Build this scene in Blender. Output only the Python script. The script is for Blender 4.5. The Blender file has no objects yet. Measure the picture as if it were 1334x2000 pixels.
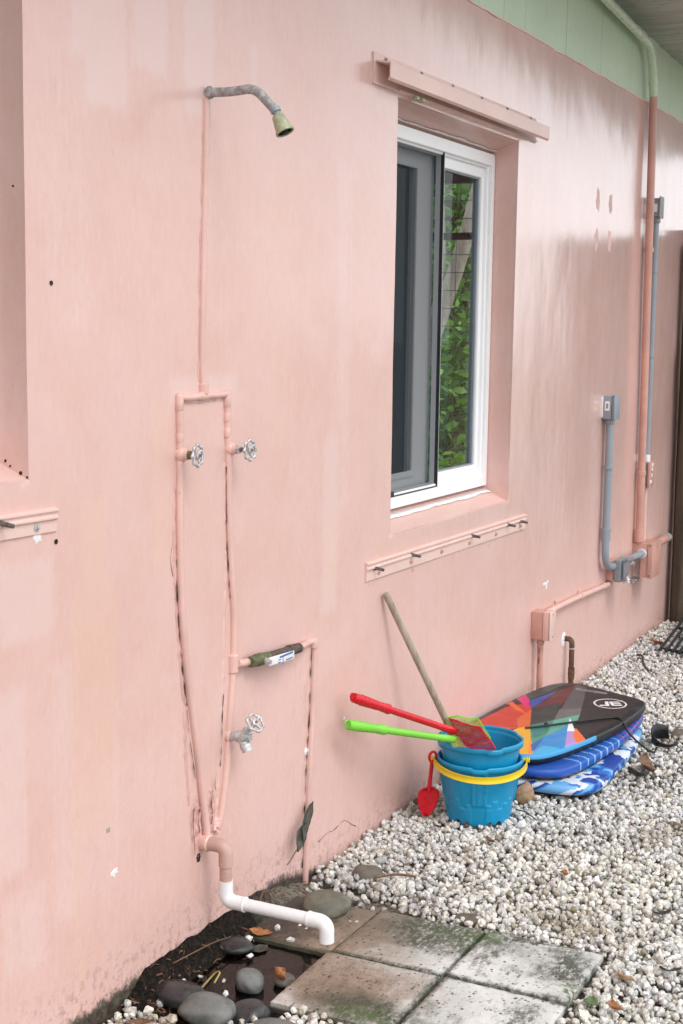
import bpy, bmesh, math, random
import numpy as np
from mathutils import Vector, Matrix, noise as mnoise
random.seed(7); RNG = np.random.default_rng(7)
S = bpy.context.scene
COL = S.collection

# ------------------------------------------------------------------ camera, sky, sun, exposure
cam = bpy.data.cameras.new('camera'); camo = bpy.data.objects.new('camera', cam); COL.objects.link(camo)
cam.sensor_fit = 'VERTICAL'; cam.sensor_height = 36.0; cam.sensor_width = 24.0; cam.lens = 50.0
cam.clip_start = 0.05; cam.clip_end = 500
_right = Vector((0.4483, -0.8937, 0.0137)); _down = Vector((-0.1092, -0.0699, -0.9916)); _fwd = Vector((0.8876, 0.4424, -0.1283))
_fwd.normalize(); _right = (_right - _fwd*_right.dot(_fwd)).normalized(); _up = _right.cross(_fwd)
M = Matrix((( _right.x, _up.x, -_fwd.x, 0.0), (_right.y, _up.y, -_fwd.y, -1.805), (_right.z, _up.z, -_fwd.z, 1.53), (0, 0, 0, 1)))
camo.matrix_world = M
S.camera = camo

SUN_EL, SUN_AZ = math.radians(51), math.radians(-113)      # direction to the sun: azimuth measured from +X
world = bpy.data.worlds.new('World'); S.world = world; world.use_nodes = True
wn = world.node_tree; wn.nodes.clear()
sky = wn.nodes.new('ShaderNodeTexSky'); sky.sky_type = 'NISHITA'; sky.sun_disc = False
sky.sun_elevation = SUN_EL; sky.sun_rotation = math.pi/2 - SUN_AZ
sky.air_density = 1.0; sky.dust_density = 1.5; sky.ozone_density = 1.0
hs = wn.nodes.new('ShaderNodeHueSaturation'); hs.inputs['Saturation'].default_value = 0.22
bg = wn.nodes.new('ShaderNodeBackground'); bg.inputs['Strength'].default_value = 0.15
wo = wn.nodes.new('ShaderNodeOutputWorld')
mxw = wn.nodes.new('ShaderNodeMix'); mxw.data_type = 'RGBA'; mxw.inputs[0].default_value = 0.65; mxw.inputs[7].default_value = (6.6, 6.75, 7.0, 1)   # even cloud layer
wn.links.new(sky.outputs[0], hs.inputs['Color']); wn.links.new(hs.outputs[0], mxw.inputs[6]); wn.links.new(mxw.outputs[2], bg.inputs['Color']); wn.links.new(bg.outputs[0], wo.inputs['Surface'])
sl = bpy.data.lights.new('sun', 'SUN'); sl.energy = 0.75; sl.angle = math.radians(22); sl.color = (1.0, 0.965, 0.92)
slo = bpy.data.objects.new('sun', sl); COL.objects.link(slo)
sd = Vector((math.cos(SUN_EL)*math.cos(SUN_AZ), math.cos(SUN_EL)*math.sin(SUN_AZ), math.sin(SUN_EL)))
slo.rotation_euler = sd.to_track_quat('Z', 'Y').to_euler(); slo.location = (3, -8, 8)
S.view_settings.view_transform = 'Standard'; S.view_settings.look = 'None'
S.view_settings.exposure = 0.73; S.view_settings.gamma = 1.0; S.view_settings.use_curve_mapping = False
S.cycles.max_bounces = 6; S.cycles.diffuse_bounces = 4; S.cycles.glossy_bounces = 4; S.cycles.transparent_max_bounces = 24; S.cycles.caustics_reflective = False; S.cycles.caustics_refractive = False
S.cycles.use_denoising = True; S.cycles.sample_clamp_indirect = 8.0

# ------------------------------------------------------------------ helpers: node materials
class NT:
    def __init__(s, name):
        s.m = bpy.data.materials.new(name); s.m.use_nodes = True; s.t = s.m.node_tree; s.t.nodes.clear()
        s.out = s.n('ShaderNodeOutputMaterial'); s.co = s.n('ShaderNodeTexCoord').outputs['Object']
    def n(s, k, **kw):
        x = s.t.nodes.new(k)
        for a, b in kw.items(): setattr(x, a, b)
        return x
    def set(s, sock, v):
        if v is None: return
        if hasattr(v, 'is_linked') or isinstance(v, bpy.types.NodeSocket): s.t.links.new(v, sock)
        else:
            if sock.type == 'RGBA' and len(v) == 3: v = (*v, 1)
            sock.default_value = v
    def math(s, op, a, b=None, c=None, clamp=False):
        x = s.n('ShaderNodeMath', operation=op); x.use_clamp = clamp
        s.set(x.inputs[0], a); s.set(x.inputs[1], b); s.set(x.inputs[2], c); return x.outputs[0]
    def vm(s, op, a, b=None):
        x = s.n('ShaderNodeVectorMath', operation=op); s.set(x.inputs[0], a); s.set(x.inputs[1], b); return x.outputs[0]
    def scale(s, v, sc): return s.vm('MULTIPLY', v, sc)
    def noise(s, scale=5, detail=4, rough=0.55, vec=None, dist=0.0, col=False):
        x = s.n('ShaderNodeTexNoise'); s.set(x.inputs['Vector'], vec if vec is not None else s.co)
        x.inputs['Scale'].default_value = scale; x.inputs['Detail'].default_value = detail
        x.inputs['Roughness'].default_value = rough; x.inputs['Distortion'].default_value = dist
        return x.outputs['Color' if col else 'Fac']
    def voro(s, scale=5, vec=None, feature='F1', out='Distance'):
        x = s.n('ShaderNodeTexVoronoi', feature=feature); s.set(x.inputs['Vector'], vec if vec is not None else s.co)
        x.inputs['Scale'].default_value = scale; return x.outputs[out]
    def ramp(s, f, a, b, x=0.0, y=1.0, smooth=True):
        r = s.n('ShaderNodeMapRange'); r.interpolation_type = 'SMOOTHSTEP' if smooth else 'LINEAR'
        s.set(r.inputs[0], f); s.set(r.inputs[1], a); s.set(r.inputs[2], b); s.set(r.inputs[3], x); s.set(r.inputs[4], y); return r.outputs[0]
    def mix(s, f, a, b, mode='MIX'):
        x = s.n('ShaderNodeMix', data_type='RGBA', blend_type=mode); s.set(x.inputs[0], f); s.set(x.inputs[6], a); s.set(x.inputs[7], b); return x.outputs[2]
    def attr(s, name):
        x = s.n('ShaderNodeAttribute'); x.attribute_name = name; return x.outputs['Color']
    def xyz(s, v=None):
        x = s.n('ShaderNodeSeparateXYZ'); s.set(x.inputs[0], v if v is not None else s.co); return x.outputs
    def bump(s, h, strength=0.3, dist=0.002, nrm=None):
        b = s.n('ShaderNodeBump'); b.inputs['Strength'].default_value = strength; b.inputs['Distance'].default_value = dist
        s.set(b.inputs['Height'], h); s.set(b.inputs['Normal'], nrm); return b.outputs[0]
    def pbr(s, col=None, rough=0.5, metal=0.0, normal=None, spec=None, **kw):
        b = s.n('ShaderNodeBsdfPrincipled'); s.set(b.inputs['Base Color'], col); s.set(b.inputs['Roughness'], rough)
        s.set(b.inputs['Metallic'], metal); s.set(b.inputs['Normal'], normal)
        if spec is not None: s.set(b.inputs['Specular IOR Level'], spec)
        for k, v in kw.items(): s.set(b.inputs[k.replace('_', ' ')], v)
        s.t.links.new(b.outputs[0], s.out.inputs['Surface']); s.b = b; return s.m
    def patch(s, vec, cx, cz, hx, hz, soft=0.12):
        d = s.vm('ABSOLUTE', s.vm('SUBTRACT', vec, (cx, 0, cz)))
        d = s.vm('MULTIPLY', d, (1/hx, 0, 1/hz)); o = s.xyz(d)
        return s.ramp(s.math('MAXIMUM', o[0], o[2]), 1-soft, 1+soft, 1, 0)

def painted(name, col, rough=0.4, var=0.12, grime=0.25, gcol=(0.1, 0.075, 0.06), scale=18, bumpd=0.0012):
    """paint on an object: slight tone drift, worn specks, brush relief"""
    t = NT(name)
    n1 = t.noise(scale*0.4, 4); n2 = t.noise(scale*4, 5, 0.65)
    c = t.mix(t.ramp(n1, 0.3, 0.7), tuple(x*(1-var) for x in col), tuple(min(1, x*(1+var)) for x in col))
    c = t.mix(t.math('MULTIPLY', t.ramp(n2, 0.62, 0.76), grime), c, gcol)
    h = t.math('ADD', t.noise(scale*8, 3), t.math('MULTIPLY', n1, 1.5))
    return t.pbr(c, t.ramp(n2, 0.3, 0.7, rough-0.06, rough+0.1), normal=t.bump(h, 0.35, bumpd))

MAT = {}
def mat(k): return MAT[k]

# ------------------------------------------------------------------ helpers: objects
def empty(name, loc, label, cat, group=None):
    o = bpy.data.objects.new(name, None); COL.objects.link(o); o.location = loc; o.empty_display_size = 0.05
    return tag(o, label, cat, group)
def tag(o, label=None, cat=None, group=None, kind=None):
    if label: o['label'] = label
    if cat: o['category'] = cat
    if group: o['group'] = group
    if kind: o['kind'] = kind
    return o
def link(name, me, m=None, parent=None, smooth=False):
    o = bpy.data.objects.new(name, me); COL.objects.link(o)
    if m is not None: me.materials.append(MAT[m] if isinstance(m, str) else m)
    if smooth: me.polygons.foreach_set('use_smooth', [True]*len(me.polygons))
    if parent is not None:
        o.parent = parent
        if parent.type == 'EMPTY': o.matrix_parent_inverse = Matrix.Translation(-Vector(parent.location))
    return o
def mesh(name, v, f, m=None, parent=None, smooth=False):
    me = bpy.data.meshes.new(name); me.from_pydata([tuple(p) for p in v], [], f); me.update()
    return link(name, me, m, parent, smooth)
def from_bm(name, bm, m=None, parent=None, smooth=False):
    me = bpy.data.meshes.new(name); bm.to_mesh(me); bm.free(); return link(name, me, m, parent, smooth)
def autosmooth(o, ang=40):
    me = o.data; me.polygons.foreach_set('use_smooth', [True]*len(me.polygons))
    bm = bmesh.new(); bm.from_mesh(me); a = math.radians(ang)
    for e in bm.edges:
        if len(e.link_faces) == 2 and e.calc_face_angle(0) > a: e.smooth = False
    bm.to_mesh(me); bm.free(); return o
def box(name, x0, x1, y0, y1, z0, z1, m, parent=None, bev=0.002, seg=2, jit=0.0, flat=False):
    bm = bmesh.new(); bmesh.ops.create_cube(bm, size=1)
    for v in bm.verts:
        v.co = Vector((x0+(v.co.x+.5)*(x1-x0), y0+(v.co.y+.5)*(y1-y0), z0+(v.co.z+.5)*(z1-z0)))
        if jit: v.co += Vector((random.uniform(-jit, jit), random.uniform(-jit, jit), random.uniform(-jit, jit)))
    if bev: bmesh.ops.bevel(bm, geom=bm.edges[:], offset=bev, segments=seg, profile=0.6, affect='EDGES')
    o = from_bm(name, bm, m, parent); return o if flat else autosmooth(o, 50)
def smoothpath(pts, n=6):
    """Catmull-Rom through points"""
    P = [Vector(p) for p in pts]; P = [2*P[0]-P[1]]+P+[2*P[-1]-P[-2]]; out = []
    for i in range(1, len(P)-2):
        for k in range(n):
            t = k/n; a, b, c, d = P[i-1:i+3]
            out.append(0.5*((2*b)+(c-a)*t+(2*a-5*b+4*c-d)*t*t+(3*b-a-3*c+d)*t**3))
    out.append(P[-2]); return out
def bend(pts, r=0.03, n=7):
    """polyline with its inner corners rounded to radius about r"""
    P = [Vector(p) for p in pts]; out = [P[0]]
    for i in range(1, len(P)-1):
        a, b, c = P[i-1], P[i], P[i+1]; u = (a-b).normalized(); w = (c-b).normalized()
        d = min(r, (a-b).length*0.49, (c-b).length*0.49); s, e = b+u*d, b+w*d
        for k in range(n+1):
            t = k/n; out.append((1-t)**2*s+2*t*(1-t)*b+t*t*e)
    out.append(P[-1]); return out
def tube(name, pts, r, m, parent=None, seg=14, cap=True, flat=None):
    P = [Vector(p) for p in pts]; n = len(P); R = list(r) if hasattr(r, '__len__') else [r]*n
    T = [(P[min(i+1, n-1)]-P[max(i-1, 0)]).normalized() for i in range(n)]
    u = T[0].orthogonal().normalized(); V = []; F = []
    for i in range(n):
        u = (u-T[i]*u.dot(T[i])).normalized(); w = T[i].cross(u)
        for k in range(seg):
            a = 2*math.pi*k/seg; off = (u*math.cos(a)+w*math.sin(a))*R[i]
            if flat: off.y *= flat
            V.append(P[i]+off)
    for i in range(n-1):
        for k in range(seg):
            k2 = (k+1) % seg; F.append((i*seg+k, i*seg+k2, (i+1)*seg+k2, (i+1)*seg+k))
    if cap: F.append(tuple(range(seg))[::-1]); F.append(tuple(range((n-1)*seg, n*seg)))
    o = mesh(name, V, F, m, parent); return autosmooth(o, 50)
def lathe(name, prof, origin, axis, m, parent=None, seg=24, cap=True):
    """prof: list of (distance along axis, radius)"""
    A = Vector(axis).normalized(); O = Vector(origin); u = A.orthogonal().normalized(); w = A.cross(u); V = []; F = []
    for d, r in prof:
        for k in range(seg):
            a = 2*math.pi*k/seg; V.append(O+A*d+(u*math.cos(a)+w*math.sin(a))*r)
    n = len(prof)
    for i in range(n-1):
        for k in range(seg):
            k2 = (k+1) % seg; F.append((i*seg+k, i*seg+k2, (i+1)*seg+k2, (i+1)*seg+k))
    if cap: F.append(tuple(range(seg))[::-1]); F.append(tuple(range((n-1)*seg, n*seg)))
    o = mesh(name, V, F, m, parent); return autosmooth(o, 35)
def hexnut(name, origin, axis, r, l, m, parent):
    return lathe(name, [(0, r*0.92), (l*.12, r), (l*.88, r), (l, r*0.92)], origin, axis, m, parent, seg=6)

# ------------------------------------------------------------------ materials
def m_wall():
    t = NT('pink_masonry_paint')
    sv = t.scale(t.co, (1, 1, 0.35)); o = t.xyz()
    mid = t.noise(2.6, 5, 0.6); streak = t.noise(26, 3, 0.6, t.scale(t.co, (1, 1, 0.09))); fine = t.noise(75, 4, 0.65, sv)
    w = t.n('ShaderNodeSeparateColor'); t.set(w.inputs[0], t.attr('wear'))
    c = t.mix(t.ramp(mid, 0.35, 0.66), (0.71, 0.458, 0.40), (0.73, 0.492, 0.448))
    c = t.mix(t.math('MULTIPLY', t.ramp(streak, 0.5, 0.75), 0.16), c, (0.73, 0.53, 0.49))
    c = t.mix(t.math('MULTIPLY', t.ramp(fine, 0.50, 0.68), 0.22), c, (0.77, 0.575, 0.525)); c = t.mix(t.math('MULTIPLY', t.ramp(fine, 0.46, 0.30), 0.16), c, (0.58, 0.35, 0.30))
    mot = t.noise(13, 5, 0.72, t.scale(t.co, (1, 1, 0.6)))
    c = t.mix(t.math('MULTIPLY', t.ramp(mot, 0.50, 0.66), 0.22), c, (0.745, 0.545, 0.49)); c = t.mix(t.math('MULTIPLY', t.ramp(mot, 0.47, 0.33), 0.17), c, (0.60, 0.375, 0.325))
    e = t.math('ADD', t.math('MULTIPLY', t.math('SUBTRACT', fine, 0.5), 0.5), t.math('MULTIPLY', t.math('SUBTRACT', streak, 0.5), 0.35))
    pale = t.ramp(t.math('ADD', w.outputs[0], e), 0.25, 0.75); c = t.mix(t.math('MULTIPLY', pale, 0.58), c, (0.745, 0.565, 0.535))
    peach = t.ramp(t.math('ADD', w.outputs[1], e), 0.25, 0.85); c = t.mix(t.math('MULTIPLY', peach, 0.30), c, (0.76, 0.53, 0.40))
    sp = t.noise(120, 3, 0.7); low = t.ramp(o[2], 0.42, -0.02)
    c = t.mix(t.math('MULTIPLY', t.ramp(sp, 0.65, 0.73), t.math('ADD', 0.17, t.math('MULTIPLY', low, 0.4))), c, (0.2, 0.12, 0.09))
    # mildew along the foot of the wall
    mn2 = t.noise(40, 5, 0.75); wet = t.ramp(o[0], 3.75, 3.2)
    ee = t.math('ADD', t.math('MULTIPLY', mid, 0.05), t.math('MULTIPLY', t.math('SUBTRACT', mn2, 0.12), 0.12))
    mh = t.math('SUBTRACT', t.math('ADD', o[2], t.ramp(o[0], 3.6, 3.2, 0.036, 0.0)), t.math('MULTIPLY', ee, t.math('ADD', 0.05, t.math('MULTIPLY', wet, 0.58))))
    mold = t.ramp(mh, 0.004, -0.022)
    c = t.mix(t.math('MULTIPLY', t.ramp(mh, 0.15, -0.02), t.math('MULTIPLY', t.ramp(mn2, .48, .62), .45)), c, (0.22, 0.13, 0.12))
    c = t.mix(t.math('MULTIPLY', mold, 0.94), c, t.mix(t.ramp(mn2, 0.4, 0.65), (0.014, 0.013, 0.011), (0.085, 0.09, 0.065)))
    h = t.math('ADD', t.math('MULTIPLY', sp, 0.5), t.math('ADD', fine, t.math('MULTIPLY', streak, 1.3)))
    nb = t.bump(h, 0.24, 0.0014); t.set(nb.node.inputs['Strength'], t.ramp(o[2], 1.3, 0.2, 0.22, 0.95))
    rg = t.math('ADD', t.ramp(mid, 0.3, 0.7, 0.18, 0.23), t.math('MULTIPLY', pale, 0.03))
    gl = t.math('MULTIPLY', t.math('MULTIPLY', t.ramp(o[2], 0.35, 1.15), t.ramp(o[1], 0.012, 0.004)), t.math('SUBTRACT', 1.0, mold))          # less gloss low down, in the reveals and on mildew
    gl = t.math('MULTIPLY', gl, t.ramp(o[0], 3.2, 5.0, 0.28, 1.0))                              # gloss graded along the wall: weak reflections near the shower, strong sky glare beyond
    t.pbr(c, rg, normal=nb, spec=t.math('ADD', 0.08, t.math('MULTIPLY', gl, 0.42)), Coat_Weight=t.math('MULTIPLY', gl, 1.0), Coat_Roughness=0.17, Coat_IOR=1.6)
    t.set(t.b.inputs['Coat Normal'], nb); MAT['wall'] = t.m
m_wall()
PINK = (0.70, 0.44, 0.39)
MAT['pink'] = painted('pink_paint_on_pipe', (0.72, 0.465, 0.41), 0.38, 0.07, 0.5, (0.33, 0.17, 0.14), 14)
MAT['pink_deep'] = painted('deep_pink_paint_on_metal', (0.565, 0.31, 0.255), 0.42, 0.10, 0.45, (0.25, 0.13, 0.10), 20)
MAT['pink_dusty'] = painted('dusty_pink_paint_on_drain', (0.52, 0.335, 0.285), 0.45, 0.10, 0.5, (0.22, 0.15, 0.11), 20)
MAT['rust_gap'] = painted('rusty_gap', (0.17, 0.065, 0.05), 0.9, 0.3, 0.5, (0.05, 0.03, 0.025), 60, 0.003)
MAT['pink_wood'] = painted('pink_paint_on_track', (0.76, 0.545, 0.485), 0.36, 0.04, 0.35, (0.42, 0.24, 0.2), 16)
MAT['caulk'] = painted('pink_caulk', (0.64, 0.38, 0.335), 0.55, 0.12, 0.7, (0.3, 0.15, 0.12), 24, 0.004)
MAT['green'] = painted('pale_green_paint', (0.59, 0.74, 0.56), 0.42, 0.04, 0.2, (0.16, 0.22, 0.14), 6)
MAT['green_pipe'] = painted('pale_green_paint_on_conduit', (0.60, 0.73, 0.56), 0.26, 0.05, 0.3, (0.2, 0.25, 0.16), 12)
MAT['white_paint'] = painted('white_window_vinyl', (0.86, 0.87, 0.88), 0.35, 0.01, 0.0, (0.5, 0.5, 0.48), 10, 0.00005)
MAT['white_rough'] = painted('white_brushed_paint', (0.80, 0.80, 0.79), 0.5, 0.03, 0.15, (0.5, 0.46, 0.44), 30, 0.002)
MAT['pvc'] = painted('white_plastic_pipe', (0.80, 0.81, 0.82), 0.28, 0.02, 0.03, (0.45, 0.42, 0.4), 20, 0.00003)
MAT['grey_pvc'] = painted('grey_electrical_plastic', (0.27, 0.315, 0.36), 0.42, 0.08, 0.3, (0.12, 0.13, 0.14), 14, 0.0006)
MAT['grey_metal'] = painted('dull_grey_cast_metal', (0.24, 0.26, 0.27), 0.5, 0.15, 0.5, (0.1, 0.1, 0.1), 40, 0.001)
MAT['black'] = painted('black_gasket', (0.012, 0.012, 0.013), 0.5, 0.1, 0.1, (0.05, 0.05, 0.05), 20, 0.0004)
MAT['black_plastic'] = painted('black_faded_plastic', (0.022, 0.025, 0.032), 0.42, 0.2, 0.4, (0.10, 0.10, 0.10), 20, 0.0008)
MAT['dark'] = painted('dark_gap', (0.030, 0.021, 0.017), 0.9, 0.3, 0.3, (0.06, 0.04, 0.035), 60, 0.003)
MAT['orange'] = painted('orange_plastic', (0.85, 0.17, 0.05), 0.35, 0.05, 0.1, (0.4, 0.1, 0.05), 20, 0.0005)
def m_metal(name, a, b, rough, metal, sc=60, rust=0.0):
    t = NT(name); n = t.noise(sc, 5, 0.7); n2 = t.noise(sc*3, 3, 0.7)
    c = t.mix(t.ramp(n, 0.38, 0.64), a, b)
    if rust: c = t.mix(t.math('MULTIPLY', t.ramp(n2, 0.55, 0.7), rust), c, (0.16, 0.07, 0.035))
    t.pbr(c, t.ramp(n2, 0.3, 0.7, rough-0.1, rough+0.15), metal, t.bump(t.math('ADD', n, n2), 0.5, 0.0012)); return t.m
MAT['galv'] = m_metal('worn_galvanised_pipe', (0.27, 0.275, 0.28), (0.50, 0.49, 0.485), 0.65, 0.15, 70, 0.12)
MAT['zinc'] = m_metal('silver_cast_zinc', (0.42, 0.44, 0.45), (0.66, 0.67, 0.68), 0.42, 0.45, 80, 0.06)
MAT['brass'] = m_metal('tarnished_brass_valve', (0.10, 0.115, 0.06), (0.20, 0.20, 0.10), 0.5, 0.4, 90, 0.2)
MAT['copper'] = m_metal('brown_aged_copper', (0.09, 0.055, 0.035), (0.19, 0.105, 0.06), 0.5, 0.4, 60, 0.3)
MAT['dark_copper'] = m_metal('sooty_copper_joint', (0.07, 0.055, 0.05), (0.14, 0.10, 0.085), 0.6, 0.25, 80, 0.4)
MAT['bolt'] = m_metal('weathered_bolt_steel', (0.09, 0.085, 0.08), (0.2, 0.19, 0.18), 0.6, 0.5, 90, 0.3)
MAT['shower'] = m_metal('limescaled_green_shower_rose', (0.33, 0.36, 0.22), (0.47, 0.49, 0.33), 0.5, 0.05, 70, 0.12)
def m_plastic(name, col, rough=0.28, var=0.05, sss=0.0, dust=0.0):
    t = NT(name); n = t.noise(9, 4); n2 = t.noise(60, 5, 0.7)
    c = t.mix(t.ramp(n, 0.3, 0.7), tuple(x*(1-var) for x in col), tuple(min(1, x*(1+var)) for x in col))
    c = t.mix(t.math('MULTIPLY', t.ramp(n2, 0.55, 0.75), 0.12+dust), c, tuple(x*0.55+0.18 for x in col))
    t.pbr(c, t.ramp(n2, 0.3, 0.75, rough-0.04, rough+0.16), normal=t.bump(n2, 0.15, 0.0006)); return t.m
MAT['blue'] = m_plastic('blue_bucket_plastic', (0.005, 0.285, 0.53), 0.30, 0.05, dust=0.02)
MAT['yellow'] = m_plastic('yellow_handle_plastic', (0.83, 0.60, 0.015), 0.35)
MAT['red'] = m_plastic('red_toy_plastic', (0.60, 0.006, 0.018), 0.25)
MAT['lime'] = m_plastic('lime_green_toy_plastic', (0.20, 0.62, 0.055), 0.3)
MAT['red_net'] = m_plastic('red_net_thread', (0.50, 0.012, 0.05), 0.6)
MAT['lime_net'] = m_plastic('yellow_green_net_thread', (0.50, 0.58, 0.15), 0.6)
MAT['cord'] = m_plastic('black_leash_rubber', (0.01, 0.01, 0.011), 0.4)
def m_wood(name, a, b, sc=(40, 40, 2.5), rough=0.7, bd=0.003):
    t = NT(name); v = t.scale(t.co, sc); n = t.noise(1.0, 5, 0.6, v, 0.4); n2 = t.noise(25, 4, 0.65)
    c = t.mix(t.ramp(n, 0.3, 0.7), a, b); c = t.mix(t.math('MULTIPLY', t.ramp(n2, 0.58, 0.72), 0.5), c, tuple(x*0.45 for x in a))
    t.pbr(c, rough, normal=t.bump(n, 0.6, bd)); return t.m
MAT['stick'] = m_wood('weathered_wooden_handle', (0.26, 0.21, 0.155), (0.43, 0.37, 0.29), (60, 60, 8))
MAT['soffit'] = m_wood('grey_weathered_soffit_board', (0.42, 0.42, 0.405), (0.58, 0.575, 0.56), (30, 1.6, 30))
MAT['fence'] = m_wood('dark_weathered_fence_wood', (0.040, 0.031, 0.022), (0.125, 0.098, 0.068), (26, 26, 1.2), 0.85)
MAT['pole'] = m_wood('pale_brown_pole', (0.13, 0.09, 0.055), (0.22, 0.155, 0.095), (40, 40, 3))
MAT['bark'] = m_wood('pale_grey_bark', (0.24, 0.22, 0.19), (0.46, 0.43, 0.38), (14, 14, 5), 0.85, 0.01)
def m_attr(name, rough, bumpsc=90, bd=0.002, mul=0.25, spec=0.4):
    t = NT(name); n = t.noise(bumpsc, 4, 0.65); c = t.attr('tint')
    c = t.mix(mul, c, t.mix(1.0, c, t.mix(t.ramp(n, 0.3, 0.7), (0.45, 0.43, 0.4), (1.35, 1.35, 1.35)), 'MULTIPLY'))
    t.pbr(c, rough, normal=t.bump(n, 0.5, bd), spec=spec); return t.m
MAT['gravel'] = m_attr('white_limestone_gravel', 0.85, 130, 0.003, 0.75, 0.3)
def m_leaf():
    t = NT('tree_leaf'); c = t.attr('tint'); b = t.n('ShaderNodeBsdfPrincipled'); t.set(b.inputs['Base Color'], c); b.inputs['Roughness'].default_value = 0.45
    tr = t.n('ShaderNodeBsdfTranslucent'); t.set(tr.inputs['Color'], t.mix(1.0, c, (1.3, 1.5, 0.6), 'MULTIPLY'))
    mx = t.n('ShaderNodeMixShader'); mx.inputs[0].default_value = 0.4
    t.t.links.new(b.outputs[0], mx.inputs[1]); t.t.links.new(tr.outputs[0], mx.inputs[2]); t.t.links.new(mx.outputs[0], t.out.inputs['Surface']); return t.m
MAT['leaf'] = m_leaf()
def m_dry(name, a, b):
    t = NT(name); n = t.noise(60, 4, 0.6); c = t.mix(t.ramp(n, 0.3, 0.7), a, b); t.pbr(c, 0.6, normal=t.bump(n, 0.4, 0.002)); return t.m
MAT['dry_tan'] = m_dry('tan_dry_leaf', (0.30, 0.18, 0.10), (0.45, 0.30, 0.19))
MAT['dry_brown'] = m_dry('brown_dry_leaf', (0.10, 0.055, 0.03), (0.20, 0.11, 0.06))
MAT['dry_orange'] = m_dry('orange_dry_leaf', (0.26, 0.09, 0.03), (0.42, 0.17, 0.06))
MAT['dry_dark'] = m_dry('dark_rotting_leaf', (0.03, 0.025, 0.02), (0.07, 0.06, 0.045))
MAT['leaf_olive'] = m_dry('grey_green_dead_leaf', (0.04, 0.04, 0.03), (0.085, 0.082, 0.06))
MAT['leaf_green'] = m_dry('green_fallen_leaf', (0.06, 0.11, 0.04), (0.12, 0.18, 0.07))
def m_soil():
    t = NT('damp_soil'); n = t.noise(14, 6, 0.7); n2 = t.noise(90, 5, 0.7); o = t.xyz()
    dv = t.math('MULTIPLY', t.math('SUBTRACT', n, 0.5), 0.25)
    wet = t.math('MULTIPLY', t.ramp(t.math('ADD', o[0], dv), 3.30, 3.05), t.ramp(t.math('ADD', o[0], dv), 2.1, 2.4))
    wet = t.math('MULTIPLY', wet, t.ramp(t.math('ADD', o[1], dv), -0.65, -0.3))
    dry = t.mix(t.ramp(n2, 0.35, 0.65), (0.13, 0.11, 0.085), (0.34, 0.30, 0.25))
    c = t.mix(wet, dry, t.mix(t.ramp(n2, 0.4, 0.7), (0.010, 0.008, 0.006), (0.042, 0.033, 0.025)))
    t.pbr(c, t.math('SUBTRACT', 0.92, t.math('MULTIPLY', wet, 0.25)), normal=t.bump(t.math('ADD', n, t.math('MULTIPLY', n2, 0.6)), 1.0, 0.02), spec=0.12); MAT['soil'] = t.m
m_soil()
def m_ground():
    t = NT('pale_gravel_ground'); v = t.voro(34); n = t.noise(6, 5); vc = t.voro(34, out='Color')
    c = t.mix(t.ramp(v, 0.1, 0.62), (0.66, 0.64, 0.60), (0.20, 0.18, 0.155)); c = t.mix(t.ramp(n, 0.45, 0.8), c, (0.24, 0.2, 0.15))
    t.pbr(c, 0.9, normal=t.bump(v, 0.8, -0.02)); MAT['ground'] = t.m
m_ground()
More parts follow.
